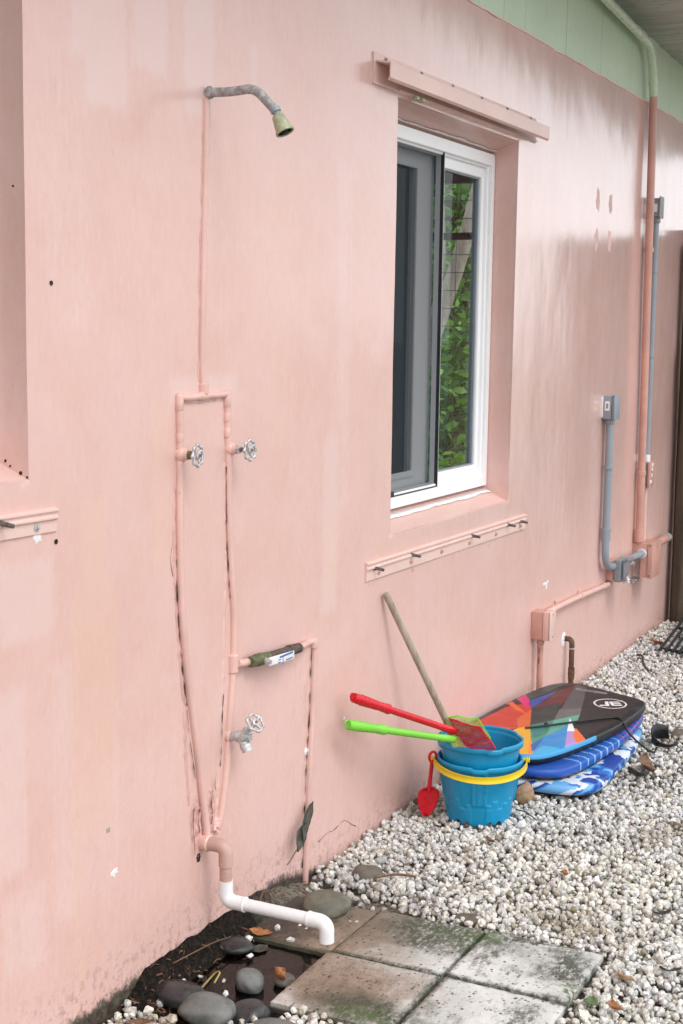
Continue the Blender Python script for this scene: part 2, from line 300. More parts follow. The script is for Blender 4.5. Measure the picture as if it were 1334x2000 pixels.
def m_paver():
    t = NT('weathered_limestone_paver')
    n = t.noise(5.5, 6, 0.65); f = t.noise(85, 5, 0.75); f2 = t.noise(52, 7, 0.82, t.scale(t.co, (0.7, 1.3, 1))); o = t.xyz()
    dn = t.noise(9, 5, 0.7, col=True); d2 = t.vm('ADD', t.co, t.vm('MULTIPLY', t.vm('SUBTRACT', dn, (.5, .5, .5)), (.3, .3, 0)))
    c = t.mix(t.ramp(n, 0.35, 0.65), (0.55, 0.558, 0.53), (0.71, 0.715, 0.69))
    def spot(cx, cy, r, soft=0.6):
        dd = t.vm('MULTIPLY', t.vm('SUBTRACT', d2, (cx, cy, 0)), (1/r[0], 1/r[1], 0)); ln = t.n('ShaderNodeVectorMath', operation='LENGTH'); t.set(ln.inputs[0], dd)
        return t.ramp(ln.outputs['Value'], 1+soft, 1-soft, 0, 1)
    brown = t.math('MAXIMUM', spot(3.1, -0.22, (.34, .24)), spot(2.84, -0.4, (.16, .2)))
    c = t.mix(t.math('MULTIPLY', brown, 0.92), c, t.mix(t.ramp(f2, 0.35, 0.65), (0.12, 0.076, 0.048), (0.40, 0.285, 0.195)))
    wet = t.math('MULTIPLY', spot(3.16, -.07, (.30, .13), .5), 1.0)
    c = t.mix(t.math('MULTIPLY', wet, 0.9), c, (0.035, 0.026, 0.02))
    blk = t.math('MAXIMUM', t.math('MAXIMUM', spot(3.24, -.48, (.14, .2)), spot(2.76, -.52, (.08, .16))), t.math('MAXIMUM', spot(3.18, -.85, (.1, .08)), spot(3.28, -.72, (.03, .14))))
    c = t.mix(t.math('MULTIPLY', blk, t.ramp(f2, 0.38, 0.52, 0.15, 0.95)), c, (0.05, 0.06, 0.035))
    blk2 = t.math('MAXIMUM', spot(2.86, -.83, (.07, .05)), spot(3.10, -.67, (.07, .03)))
    c = t.mix(t.math('MULTIPLY', blk2, t.ramp(f2, 0.42, 0.54, 0.0, 0.8)), c, (0.06, 0.068, 0.045))
    jd = t.math('MINIMUM', t.math('ABSOLUTE', t.math('SUBTRACT', o[0], 3.001)), t.math('ABSOLUTE', t.math('SUBTRACT', o[1], -0.598)))
    c = t.mix(t.math('MULTIPLY', t.ramp(t.math('ADD', jd, t.math('MULTIPLY', t.math('SUBTRACT', n, 0.5), 0.05)), 0.020, 0.004), t.ramp(f2, 0.36, 0.56, 0.2, 0.95)), c, (0.055, 0.062, 0.035))
    moss = t.math('MAXIMUM', t.math('MAXIMUM', spot(3.25, -.57, (.075, .06)), spot(2.73, -.54, (.035, .08))), spot(3.06, -.89, (.03, .03)))
    c = t.mix(t.math('MULTIPLY', moss, t.ramp(f, 0.42, 0.55, 0, 0.9)), c, (0.075, 0.125, 0.03))
    c = t.mix(t.math('MULTIPLY', t.ramp(f2, 0.545, 0.63), 0.85), c, (0.10, 0.092, 0.075))
    pit = t.ramp(t.voro(62), 0.30, 0.14); pit = t.math('MULTIPLY', pit, t.ramp(t.noise(21, 4), 0.46, 0.56))
    c = t.mix(pit, c, (0.06, 0.05, 0.04))
    side = t.ramp(o[2], -0.012, -0.022); c = t.mix(side, c, (0.07, 0.075, 0.055))
    h = t.math('SUBTRACT', t.math('ADD', t.math('MULTIPLY', f, 0.6), f2), pit)
    t.pbr(c, t.math('SUBTRACT', 0.82, t.math('MULTIPLY', brown, 0.25)), normal=t.bump(h, 0.55, 0.004)); MAT['paver'] = t.m
m_paver()
def m_stone():
    for nm, a, b, r in [('stone_grey', (0.10, 0.105, 0.10), (0.175, 0.18, 0.17), .55), ('stone_dark', (0.022, 0.022, 0.023), (0.055, 0.055, 0.055), .32), ('stone_brown', (0.085, 0.07, 0.055), (0.15, 0.13, 0.105), .7), ('stone_olive', (0.10, 0.10, 0.075), (0.20, 0.19, 0.145), .65)]:
        t = NT(nm+'_pebble'); n = t.noise(22, 5, 0.6); f = t.noise(260, 3, 0.7)
        c = t.mix(t.ramp(n, 0.3, 0.7), a, b); c = t.mix(t.math('MULTIPLY', t.ramp(f, .6, .72), .5), c, tuple(x*1.9 for x in b))
        t.pbr(c, t.ramp(n, .3, .7, r-.1, r+.1), normal=t.bump(f, 0.4, 0.0012)); MAT[nm] = t.m
m_stone()
def m_glass(name, tint, extra=0.0):
    t = NT(name); fr = t.n('ShaderNodeFresnel'); fr.inputs['IOR'].default_value = 1.52
    g = t.n('ShaderNodeBsdfGlossy'); g.inputs['Roughness'].default_value = 0.0; g.inputs['Color'].default_value = (1, 1, 1, 1)
    tr = t.n('ShaderNodeBsdfTransparent'); tr.inputs['Color'].default_value = (*tint, 1)
    f = t.math('ADD', t.math('MULTIPLY', fr.outputs[0], 0.5), extra, clamp=True)
    mx = t.n('ShaderNodeMixShader'); t.set(mx.inputs[0], f); t.t.links.new(tr.outputs[0], mx.inputs[1]); t.t.links.new(g.outputs[0], mx.inputs[2])
    t.t.links.new(mx.outputs[0], t.out.inputs['Surface']); MAT[name] = t.m
m_glass('window_glass', (0.86, 0.90, 0.88), 0.0)
m_glass('clear_plastic', (0.82, 0.85, 0.88), 0.10)
m_glass('water', (0.40, 0.33, 0.27), 0.02)
def m_screen():
    t = NT('insect_screen'); d = t.n('ShaderNodeBsdfDiffuse'); d.inputs['Color'].default_value = (0.045, 0.060, 0.070, 1); tr = t.n('ShaderNodeBsdfTransparent')
    mx = t.n('ShaderNodeMixShader'); mx.inputs[0].default_value = 0.50; t.t.links.new(tr.outputs[0], mx.inputs[1]); t.t.links.new(d.outputs[0], mx.inputs[2])
    t.t.links.new(mx.outputs[0], t.out.inputs['Surface']); MAT['screen'] = t.m
m_screen()
MAT['room'] = painted('dim_interior_plaster', (0.30, 0.29, 0.27), 0.8, 0.05, 0.1, (0.2, 0.2, 0.2), 4)

# ------------------------------------------------------------------ structure: ground, soil bed
def sheet(name, x0, x1, y0, y1, nx, ny, zf, m):
    xs = np.linspace(x0, x1, nx); ys = np.linspace(y0, y1, ny)
    V = [(x, y, zf(x, y)) for y in ys for x in xs]
    F = [(j*nx+i, j*nx+i+1, (j+1)*nx+i+1, (j+1)*nx+i) for j in range(ny-1) for i in range(nx-1)]
    return tag(mesh(name, V, F, m, None, True), kind='structure')
tag(mesh('ground', [(-150, -150, -.13), (150, -150, -.13), (150, 150, -.13), (-150, 150, -.13)], [(0, 1, 2, 3)], 'ground'), kind='structure')
def wetbed(x, y):     # 1 inside the damp hollow under the drain
    a = min(max((x-2.50)/.12, 0), 1)*min(max((3.52-x)/.14, 0), 1); b = min(max((y+0.34)/.08, 0), 1); return a*b
def gz(x, y):
    z = -0.032+0.010*min(max(-y/.35, 0), 1)
    z += 0.010*mnoise.noise(Vector((x*2.3, y*2.3, 3.1)))
    return z
def soilz(x, y):
    w = wetbed(x, y); z = gz(x, y)-0.012
    z = z*(1-w)+w*(-0.034+0.075*max(0, 1-abs(y)/.07)*min(max((3.45-x)/.3, 0), 1))
    return z+0.006*mnoise.noise(Vector((x*18, y*18, 0)))*(0.4+w)+0.004*mnoise.noise(Vector((x*60, y*60, 5)))*w
sheet('soil_bed', 0.6, 9.0, -3.0, 0.02, 420, 150, soilz, 'soil')

# ------------------------------------------------------------------ house: plaster wall with two window recesses
house = empty('house', (5, 0, 0), 'pink plastered house wall with pale green gable boarding above', 'house')
PALE = [(2.50, 2.14, .075, .16, 1), (2.405, 2.26, .03, .2, .8), (2.66, 2.17, .07, .1, .8), (2.86, 2.16, .06, .15, 1), (3.11, 2.16, .02, .06, .8),
        (2.22, .98, .09, .09, .8), (2.16, .62, .06, .2, .7), (2.88, 1.38, .16, .045, .7), (2.33, .56, .05, .3, .5), (3.62, 1.5, .06, .5, .5), (3.55, .98, .05, .26, .8), (2.2, .3, .08, .1, .6), (5.3, 2.15, .12, .3, .5), (2.36, 1.8, .1, .3, .4), (2.52, .52, .02, .2, .55)]
PEACH = [(2.44, 1.0, .05, .17, 1), (2.70, 1.17, .04, .2, .9), (2.44, .7, .09, .3, .8), (3.57, .9, .05, .12, .8), (2.38, .35, .03, .3, .7), (3.25, 1.6, .1, .4, .5), (2.6, 1.7, .1, .2, .4), (3.9, .95, .06, .4, .5)]
wob = lambda x, z: .0030*mnoise.noise(Vector((x*2.1, 0, z*1.5)))+.0011*mnoise.noise(Vector((x*7, 3, z*4.5)))+.0005*mnoise.noise(Vector((x*22, 6, z*11)))
def build_wall():
    bm = bmesh.new(); TOP = 2.604; X0, X1 = -2.0, 8.02
    def grid(br, n0, a, b, st):
        o = sorted(set(br+[round(v, 4) for v in np.arange(a, b, st)])); r = [o[0]]
        for v in o[1:]:
            if v-r[-1] < st*.45:
                if v in br: 
                    if r[-1] in br: r.append(v)
                    else: r[-1] = v
                continue
            r.append(v)
        return r
    xs = grid([X0, 0.9, 2.23, 3.962, 5.025, X1], 0, 1.7, 8.0, .02); zs = grid([-0.3, 0.893, 1.223, 2.213, 2.46, TOP], 0, -.06, TOP-.01, .02); g = {}
    def V(x, y, z):
        k = (round(x, 4), round(y, 4), round(z, 4))
        if k not in g: g[k] = bm.verts.new((x, y+(wob(x, z) if y == 0 else 0), z))
        return g[k]
    holes = [(.9, 2.23, 1.223, 2.46), (3.962, 5.025, .893, 2.213)]
    inh = lambda x, z: any(a < x < b and c < z < d for a, b, c, d in holes)
    for i in range(len(xs)-1):
        for j in range(len(zs)-1):
            if inh((xs[i]+xs[i+1])/2, (zs[j]+zs[j+1])/2): continue
            bm.faces.new([V(xs[i], 0, zs[j]), V(xs[i+1], 0, zs[j]), V(xs[i+1], 0, zs[j+1]), V(xs[i], 0, zs[j+1])])
    rim = set()
    def reveal(x0, x1, z0, z1, d, zb0, zb1):
        hx = [x for x in xs if x0 <= x <= x1]; hz = [z for z in zs if z0 <= z <= z1]
        a = [(x, z0) for x in hx]+[(x1, z) for z in hz[1:]]+[(x, z1) for x in hx[::-1][1:]]+[(x0, z) for z in hz[::-1][1:-1]]
        def bk(p): return (p[0]+(-.004 if p[0] == x0 else .002 if p[0] == x1 else 0), zb0+(p[1]-z0)/(z1-z0)*(zb1-zb0))
        n = len(a)
        for k in range(n):
            p, q = a[k], a[(k+1) % n]; bp, bq = bk(p), bk(q); P, Q = V(p[0], 0, p[1]), V(q[0], 0, q[1])
            bm.faces.new([P, V(bp[0], d, bp[1]), V(bq[0], d, bq[1]), Q]); rim.add(frozenset((P, Q)))
    reveal(3.962, 5.025, 0.893, 2.213, 0.125, 0.948, 2.166)
    reveal(0.9, 2.23, 1.223, 2.46, 0.125, 1.276, 2.42)
    for i in range(len(xs)-1): bm.faces.new([V(xs[i], 0, TOP), V(xs[i+1], 0, TOP), V(xs[i+1], .03, TOP+.004), V(xs[i], .03, TOP+.004)])
    ed = [e for e in bm.edges if frozenset(e.verts) in rim]
    bmesh.ops.bevel(bm, geom=ed, offset=0.006, segments=2, profile=0.5, affect='EDGES')
    bmesh.ops.recalc_face_normals(bm, faces=bm.faces[:])
    o = from_bm('wall', bm, 'wall', house); autosmooth(o, 30)
    me = o.data; co = np.zeros(len(me.vertices)*3, np.float32); me.vertices.foreach_get('co', co); co = co.reshape(-1, 3)
    def field(L):
        f = np.zeros(len(co))
        for cx, cz, hx, hz, k in L:
            d = np.maximum(np.abs(co[:, 0]-cx)-hx, np.abs(co[:, 2]-cz)-hz); f = np.maximum(f, k*np.clip(.5-d/.05, 0, 1))
        return f
    col = np.c_[field(PALE), field(PEACH), np.zeros(len(co)), np.ones(len(co))].astype(np.float32)
    ca = me.color_attributes.new('wear', 'FLOAT_COLOR', 'POINT'); ca.data.foreach_set('color', col.reshape(-1))
build_wall()
# ragged lip of paint along the top of the masonry
lip = []
for k in range(0, 620):
    x = -1.0+k*0.0175; lip.append((x, -0.001+0.003*mnoise.noise(Vector((x*9, 0, 0))), 2.601+0.005*mnoise.noise(Vector((x*6, 2, 0)))+0.003*mnoise.noise(Vector((x*35, 4, 0)))))
tube('paint_lip', lip, [0.0045+0.003*mnoise.noise(Vector((p[0]*14, 7, 0))) for p in lip], 'pink_wood', house, 6)
# green boarding: every board
seams = [4.876, 5.102, 5.337, 5.585, 5.831, 6.064, 6.317, 6.539, 6.793, 7.023, 7.263, 7.496, 7.735, 7.97, 8.21, 8.45, 8.69, 8.93, 9.17, 9.41, 9.65]
seams = [4.876-0.237*k for k in range(18, 0, -1)]+seams
rz = lambda x: 2.933-0.0467*(x-6.14)
for a, b in zip(seams[:-1], seams[1:]):
    box('siding_board', a+.0018, b-.0018, .014+random.uniform(0, .0015), .034, 2.595, rz(b)+.02, 'green', house, 0.0012, 1, flat=True)
box('siding_backing', seams[0], seams[-1], .036, .05, 2.5, rz(seams[-1])-.005, 'green', house, 0)
# soffit boards, running out from the wall
x = 1.0; k = 0
while x < 10.2:
    w = 0.188+random.uniform(-.006, .006); z = rz(x+w/2); y0 = -0.74
    o = box('soffit_board', x+.003, x+w-.003, y0, .045, z+.012, z+.034, 'soffit', house, 0.002, 1)
    for v in o.data.vertices: v.co.z += -0.0467*(v.co.x-(x+w/2))+random.uniform(-.0005, .0005)
    x += w
bb = box('barge_board', 1.0, 10.2, -.77, -.743, 2.80, 2.95, 'green', house, .003)
for v in bb.data.vertices: v.co.z += rz(v.co.x)-2.83
o = box('roof_sheet', -2.0, 10.4, -.80, 4.0, 3.0, 3.02, 'grey_metal', house, 0)
for v in o.data.vertices: v.co.z = rz(v.co.x)+(.12 if v.co.z > 3.01 else .09)

# main window: thing part with frame, sashes, panes, screen
win = bpy.data.objects.new('window', None)
def quadframe(name, x0, x1, z0, z1, w, y0, y1, m, parent, bev=0.002):
    """rectangular frame; w = (left, right, bottom, top) member widths"""
    l, r, b, t = w; bm = bmesh.new()
    def rect(xa, xb, za, zb, y): return [bm.verts.new((xa, y, za)), bm.verts.new((xb, y, za)), bm.verts.new((xb, y, zb)), bm.verts.new((xa, y, zb))]
    A, B = rect(x0, x1, z0, z1, y0), rect(x0+l, x1-r, z0+b, z1-t, y0); C, D = rect(x0, x1, z0, z1, y1), rect(x0+l, x1-r, z0+b, z1-t, y1)
    for k in range(4):
        k2 = (k+1) % 4
        bm.faces.new([A[k], A[k2], B[k2], B[k]]); bm.faces.new([C[k2], C[k], D[k], D[k2]])
        bm.faces.new([A[k2], A[k], C[k], C[k2]]); bm.faces.new([B[k], B[k2], D[k2], D[k]])
    bmesh.ops.recalc_face_normals(bm, faces=bm.faces[:])
    if bev: bmesh.ops.bevel(bm, geom=bm.edges[:], offset=bev, segments=2, affect='EDGES')
    return autosmooth(from_bm(name, bm, m, parent), 40)
WF = quadframe('window', 3.965, 5.022, 0.950, 2.166, (.05, .034, .036, .042), .088, .14, 'white_paint', house)
tag(WF, 'white sliding window with grey insect screen over its left half')
quadframe('frame_step', 4.0, 4.996, 0.975, 2.138, (.03, .022, .022, .022), .100, .139, 'white_paint', WF)
# white paint carelessly brushed past the frame onto sill and head
def brushed(name, pts_top, y, yd, seed):
    V = []; F = []
    for i in range(90):
        x = 3.966+i*(5.02-3.966)/89; n = mnoise.noise(Vector((x*7, seed, 0)))*.010+mnoise.noise(Vector((x*30, seed, 3)))*.003
        V += [(x, y, pts_top(0)), (x, y-(yd+n), pts_top(yd+n))]
    F = [(2*i, 2*i+1, 2*i+3, 2*i+2) for i in range(89)]
    o = mesh(name, V, F, 'white_rough', WF, True)
    m2 = o.modifiers.new('thickness', 'SOLIDIFY'); m2.thickness = 0.001; m2.offset = 0
brushed('paint_on_sill', lambda d: .9339-(d)*.44+.0022, .089, .022, 1.0)
brushed('paint_on_head', lambda d: 2.1787+d*.376-.0028, .089, .010, 4.0)
# fixed right sash
quadframe('fixed_sash', 4.575, 5.000, 0.985, 2.130, (.028, .05, .046, .052), .112, .135, 'white_paint', WF)
quadframe('glazing_bead', 4.601, 4.953, 1.029, 2.080, (.006, .014, .008, .008), .119, .138, 'grey_pvc', WF, .001)
mesh('pane', [(4.60, .128, 1.03), (4.955, .128, 1.03), (4.955, .128, 2.08), (4.60, .128, 2.08)], [(0, 1, 2, 3)], 'window_glass', WF)
# sliding left sash behind the screen
quadframe('sliding_sash', 4.0, 4.60, 0.985, 2.130, (.06, .15, .05, .055), .150, .178, 'white_paint', WF)
quadframe('sash_bead', 4.055, 4.462, 1.030, 2.080, (.02, .020, .02, .02), .143, .152, 'white_paint', WF, .0015)
mesh('pane', [(4.05, .165, 1.03), (4.46, .165, 1.03), (4.46, .165, 2.085), (4.05, .165, 2.085)], [(0, 1, 2, 3)], 'window_glass', WF)
quadframe('screen_frame', 3.99, 4.565, 0.982, 2.135, (.010, .010, .008, .008), .097, .108, 'black', WF, .0015)
mesh('insect_screen', [(4.0, .1035, .985), (4.556, .1035, .985), (4.556, .1035, 2.132), (4.0, .1035, 2.132)], [(0, 1, 2, 3)], 'screen', WF)
box('sash_latch', 4.148, 4.186, .091, .0945, .992, 1.006, 'black', WF, .001)
# room behind the glass with a small louvred opening in its end wall
def room():
    bm = bmesh.new(); x0, x1, y0, y1, z0, z1 = 2.6, 7.85, .142, 3.4, -.05, 2.55; oy0, oy1, oz0, oz1 = 1.08, 1.64, .42, 2.48
    def q(*p): bm.faces.new([bm.verts.new(v) for v in p])
    q((x0, y0, z0), (x1, y0, z0), (x1, y1, z0), (x0, y1, z0)); q((x0, y0, z1), (x1, y0, z1), (x1, y1, z1), (x0, y1, z1))
    q((x0, y1, z0), (x1, y1, z0), (x1, y1, z1), (x0, y1, z1)); q((x0, y0, z0), (x0, y1, z0), (x0, y1, z1), (x0, y0, z1))
    for a, b, c, d in [(y0, y1, z0, oz0), (y0, y1, oz1, z1), (y0, oy0, oz0, oz1), (oy1, y1, oz0, oz1)]:
        q((x1, a, c), (x1, b, c), (x1, b, d), (x1, a, d)); q((x1+.15, a, c), (x1+.15, b, c), (x1+.15, b, d), (x1+.15, a, d))
    for a, b, c, d in [(x0, x1, z0, .95), (x0, x1, 2.165, z1), (x0, 3.966, .95, 2.165), (5.02, x1, .95, 2.165)]: q((a, y0, c), (b, y0, c), (b, y0, d), (a, y0, d))
    from_bm('room_shell', bm, 'room', house)
    quadframe('far_window_frame', 0, 1, 0, 1, (.05,)*4, 0, 1, 'grey_pvc', house, 0)
    o = house.children; o = bpy.data.objects['far_window_frame']
    for v in o.data.vertices: v.co = Vector((x1+.02+v.co.y*.06, oy0+v.co.x*(oy1-oy0), oz0+v.co.z*(oz1-oz0)))
    box('shutter_bar', x1-.03, x1+.02, oy0, oy1, 2.05, 2.09, 'fence', house, .004)
    # wire grille over the far window
    for k in range(19): tube('grille_wire', [(x1+.1, oy0, .5+.105*k), (x1+.1, oy1, .5+.105*k)], .0022, 'zinc', house, 5)
    for k in range(6): tube('grille_wire', [(x1+.104, oy0+.05+.098*k, oz0), (x1+.104, oy0+.05+.098*k, oz1)], .0022, 'zinc', house, 5)
room()
# left window: white frame and glass set deep in the recess
W2 = quadframe('window', 0.905, 2.225, 1.28, 2.416, (.05, .05, .05, .05), .105, .2, 'white_paint', house)
mesh('pane', [(0.95, .16, 1.32), (2.18, .16, 1.32), (2.18, .16, 2.37), (0.95, .16, 2.37)], [(0, 1, 2, 3)], 'window_glass', W2)
box('room_shell', .8, 2.4, .205, .9, 1.1, 2.48, 'room', house, 0)
for px, pz, r in [(2.309, 1.611, .0048), (2.312, 1.089, .0052), (2.196, 1.79, .0022)]:
    lathe('drill_hole', [(0, r), (.0016, r*1.05), (.0017, r*.8), (.0005, r*.5)], (px, wob(px, pz)-.0002 if pz != 1.79 else .0005, pz), (0, -1, 0), 'dark', house, 10)
for (y, z, r) in [(.058, 1.258, .0035), (.020, 1.236, .005), (.046, 1.248, .0028), (.004, 1.228, .003)]:
    lathe('paint_chip', [(0, r), (.001, r*.7)], (2.2305, y, z), (-1, .1, .2), 'dark', house, 9)

def fleck(nm, cx, cz, hx, hz, m, seed, th=.0007):
    n = 22; y0 = wob(cx, cz)-.0007; V = [(cx, y0-th, cz)]
    for k in range(n):
        a = 2*math.pi*k/n; r = 1+.55*mnoise.noise(Vector((math.cos(a)*1.7+seed, math.sin(a)*1.7, seed*2.)))+.25*mnoise.noise(Vector((math.cos(a)*6+seed, math.sin(a)*6, 1))); V.append((cx+hx*r*math.cos(a), y0, cz+hz*r*math.sin(a)))
    V += [(x, .002, z) for x, y, z in V[1:]]
    return mesh(nm, V, [(0, 1+k, 1+(k+1) % n) for k in range(n)]+[(1+k, 1+n+k, 1+n+(k+1) % n, 1+(k+1) % n) for k in range(n)], m, house)
for k, (cx, cz, hx, hz) in enumerate([(2.255, 1.106, .014, .011), (2.487, .42, .007, .006), (2.510, .315, .012, .009), (5.49, .507, .026, .006), (5.515, .492, .009, .016), (5.53, .509, .010, .008), (5.62, .39, .007, .005), (3.655, .39, .006, .005)]):
    fleck('paint_chip', cx, cz, hx, hz, 'white_rough' if k != 1 else 'stick', k*3.7)
MAT['matte_pink'] = painted('matte_touch_up_pink', (.71, .49, .445), .85, .08, .3, (.4, .2, .17), 20)
for k, (cx, cz) in enumerate([(6.045, 2.085), (6.235, 2.085), (6.045, 1.922), (6.235, 1.927)]): fleck('touch_up_spot', cx, cz, .026, .042, 'matte_pink', k*5.3+40, .0003)
# ------------------------------------------------------------------ shutter tracks on the wall
def washer(p, m, parent, r=.0075, bolt=True):
    lathe('screw_head', [(0, r), (.0022, r), (.003, r*.8), (.003, r*.5), (.0065, r*.42), (.0075, r*.25)], p, (0, -1, 0), m, parent, 14)
tr = empty('shutter_track', (4.5, 0, 2.27), 'pink painted metal shutter track with projecting lip above the window', 'track')
box('back_plate', 3.781, 5.200, -.0045, .003, 2.225, 2.314, 'pink_wood', tr, .0012)
bm = bmesh.new()
def prism(name, prof, x0, x1, m, parent, bev=.001):
    n = len(prof); V = [(x0, y, z) for y, z in prof]+[(x1, y, z) for y, z in prof]
    F = [tuple(range(n)), tuple(range(2*n-1, n-1, -1))]+[(k, n+k, n+(k+1) % n, (k+1) % n) for k in range(n)]
    bm = bmesh.new(); vs = [bm.verts.new(v) for v in V]
    for f in F: bm.faces.new([vs[i] for i in f])
    bmesh.ops.recalc_face_normals(bm, faces=bm.faces[:])
    if bev: bmesh.ops.bevel(bm, geom=bm.edges[:], offset=bev, segments=1, affect='EDGES')
    return from_bm(name, bm, m, parent)
prism('lip', [(-.004, 2.292), (-.052, 2.284), (-.052, 2.240), (-.044, 2.233), (-.044, 2.237), (-.0485, 2.243), (-.0485, 2.279), (-.004, 2.287)], 3.792, 5.214, 'pink_wood', tr, .0006)
prism('lower_bead', [(-.004, 2.236), (-.013, 2.234), (-.013, 2.229), (-.004, 2.227)], 3.95, 5.19, 'pink_wood', tr, .001)
for sx, sz in [(3.857, 2.303), (4.118, 2.305), (4.37, 2.306), (4.63, 2.306), (4.88, 2.307), (5.132, 2.307)]: washer((sx, -.004, sz), 'galv', tr, .0068)
for sx in (4.045, 4.085): hexnut('wing_nut', (sx, -.020, 2.226), (0, -.2, -1), .010, .012, 'shower', tr)
lr = empty('shutter_rail', (4.5, 0, .8), 'pink painted shutter rail with five dark bolts below the window', 'rail')
prism('back_plate', [(0, .778), (-.005, .778), (-.005, .810), (-.011, .813), (-.011, .818), (-.006, .820), (-.006, .825), (-.011, .828), (-.011, .833), (0, .836)], 3.785, 5.212, 'pink_wood', lr, .0007)
for v in lr.children[-1].data.vertices: v.co.z += -.010*(v.co.x-3.785)/1.43
for hx, hz in [(3.836, .812), (4.114, .815), (4.639, .811), (5.005, .807), (5.142, .804)]:
    tube('bolt', [(hx, .0, hz), (hx, -.018, hz), (hx+.001, -.038, hz-.003)], [.0075, .005, .0045], 'bolt', lr, 10)
for sx, sz in [(3.870, .796), (4.112, .795), (4.366, .793), (4.62, .790), (4.884, .788), (5.148, .786)]: washer((sx, -.005, sz), 'pink_deep', lr, .0085)
for sx, sz in [(3.811, .768), (4.144, .762), (4.484, .758), (4.831, .752), (5.19, .765)]:
    lathe('filled_hole', [(0, .006), (.0012, .006), (.0015, .003)], (sx, 0, sz), (0, -1, 0), 'caulk', lr, 10)
l2 = empty('shutter_rail', (1.6, 0, 1.13), 'short end of pink shutter rail with one dark bolt at the left edge', 'rail')
prism('back_plate', [(0, 1.116), (-.005, 1.116), (-.005, 1.140), (-.011, 1.143), (-.011, 1.148), (-.006, 1.150), (-.006, 1.155), (-.011, 1.158), (-.011, 1.163), (0, 1.166)], .7, 2.312, 'pink_wood', l2, .0007)
for v in l2.children[-1].data.vertices: v.co.z += -.010*(v.co.x-1.9)/.4*.5
for hx in (1.2, 1.7, 2.135): tube('bolt', [(hx, .0, 1.147), (hx, -.018, 1.147), (hx+.001, -.038, 1.144)], [.0075, .005, .0045], 'bolt', l2, 10)
for sx in (1.5, 1.9, 2.246): washer((sx, -.005, 1.126), 'zinc', l2, .0075)

# ------------------------------------------------------------------ outdoor shower plumbing
sh = empty('outdoor_shower', (2.9, 0, .3), 'wall mounted outdoor shower plumbing with two round taps, all painted pink', 'shower')
Y = -.0035
def pipe(name, pts, r=.0088, m='pink', parent=sh, n=5, seg=14):
    P = smoothpath(pts, n); jit = [Vector((.0006*mnoise.noise(p*14), .0006*mnoise.noise(p*14+Vector((9, 0, 0))), 0)) for p in P]
    return tube(name, [p+j for p, j in zip(P, jit)], [r*(1+.05*mnoise.noise(p*22)) for p in P], m, parent, seg)
def bead(pts, w, parent=sh, m='caulk', y=0.001, nm='caulk_bead', fl=.45, amp=.5, fq=40):
    P = smoothpath([(a, y, b) for a, b in pts], 40 if nm == 'crack' else 14)
    o = tube(nm, P, [max(.00015, w*(1+amp*1.6*mnoise.noise(p*fq)+.4*mnoise.noise(p*fq*4))) for p in P], m, parent, 8, flat=fl); return o
riser = [(2.888, Y+.004, 2.067), (2.884, Y+.004, 1.93), (2.874, Y+.003, 1.69), (2.868, Y+.002, 1.45), (2.872, Y, 1.372)]
pipe('riser_pipe', riser, .0085)
bead([(2.876, 2.05), (2.871, 1.9), (2.861, 1.69), (2.856, 1.45), (2.858, 1.40)], .0055)
bead([(2.900, 2.05), (2.897, 1.9), (2.888, 1.69), (2.881, 1.45)], .006, m='pink')
tube('shower_arm', bend([(2.889, 0, 2.066), (2.889, -.075, 2.064), (2.889, -.128, 2.070), (2.889, -.186, 2.014)], .045), .0107, 'galv', sh, 16)
hexnut('arm_nut', (2.889, -.004, 2.066), (0, -1, 0), .0145, .012, 'galv', sh)
hd = Vector((0, -.46, -.89)).normalized(); h0 = Vector((2.889, -.184, 2.016))
lathe('ball_joint', [(-.006, .0122), (.004, .0122), (.006, .008), (.012, .0075), (.014, .010)], h0, hd, 'grey_pvc', sh, 18)
H = lathe('shower_head', [(.012, .0125), (.015, .0145), (.040, .0185), (.048, .019), (.050, .0215), (.056, .022), (.057, .0195), (.053, .018)], h0, hd, 'shower', sh, 26)
lathe('rose_face', [(.0535, .0001), (.0535, .0185)], h0, hd, 'dark', H, 20)
lathe('nozzle', [(.050, .008), (.059, .007), (.060, .004)], h0, hd, 'black', H, 12)
# manifold above the taps
pipe('manifold_pipe', [(2.772, Y, 1.366), (2.82, Y, 1.3645), (2.88, Y, 1.367), (2.93, Y, 1.366), (2.975, Y, 1.3675)], .0088)
lathe('tee_joint', [(0, .009), (.003, .0103), (.036, .0103), (.039, .009)], (2.854, Y, 1.366), (1, 0, 0), 'pink', sh)
lathe('tee_collar', [(0, .0125), (.022, .0135), (.024, .0105)], (2.872, Y, 1.372), (-.05, 0, 1), 'pink', sh)
bead([(2.785, 1.352), (2.84, 1.350), (2.90, 1.352), (2.965, 1.354)], .0035, m='caulk'); bead([(2.79, 1.3485), (2.84, 1.3475), (2.90, 1.349), (2.96, 1.351)], .0012, m='dark')
for X in (2.768, 2.979):
    lathe('elbow_joint', [(0, .009), (.002, .0104), (.026, .0104), (.029, .009)], (X, Y, 1.335), (0, 0, 1), 'pink', sh)
    lathe('elbow_cap', [(-.012, .0103), (.003, .0104), (.007, .009), (.0105, .005), (.0115, .001)], (X, Y, 1.366), (0, 0, 1), 'pink', sh)
    for zz in (1.300, 1.262): lathe('coupling', [(0, .009), (.002, .0098), (.020, .0098), (.022, .009)], (X+.001, Y, zz), (0, 0, 1), 'pink', sh)
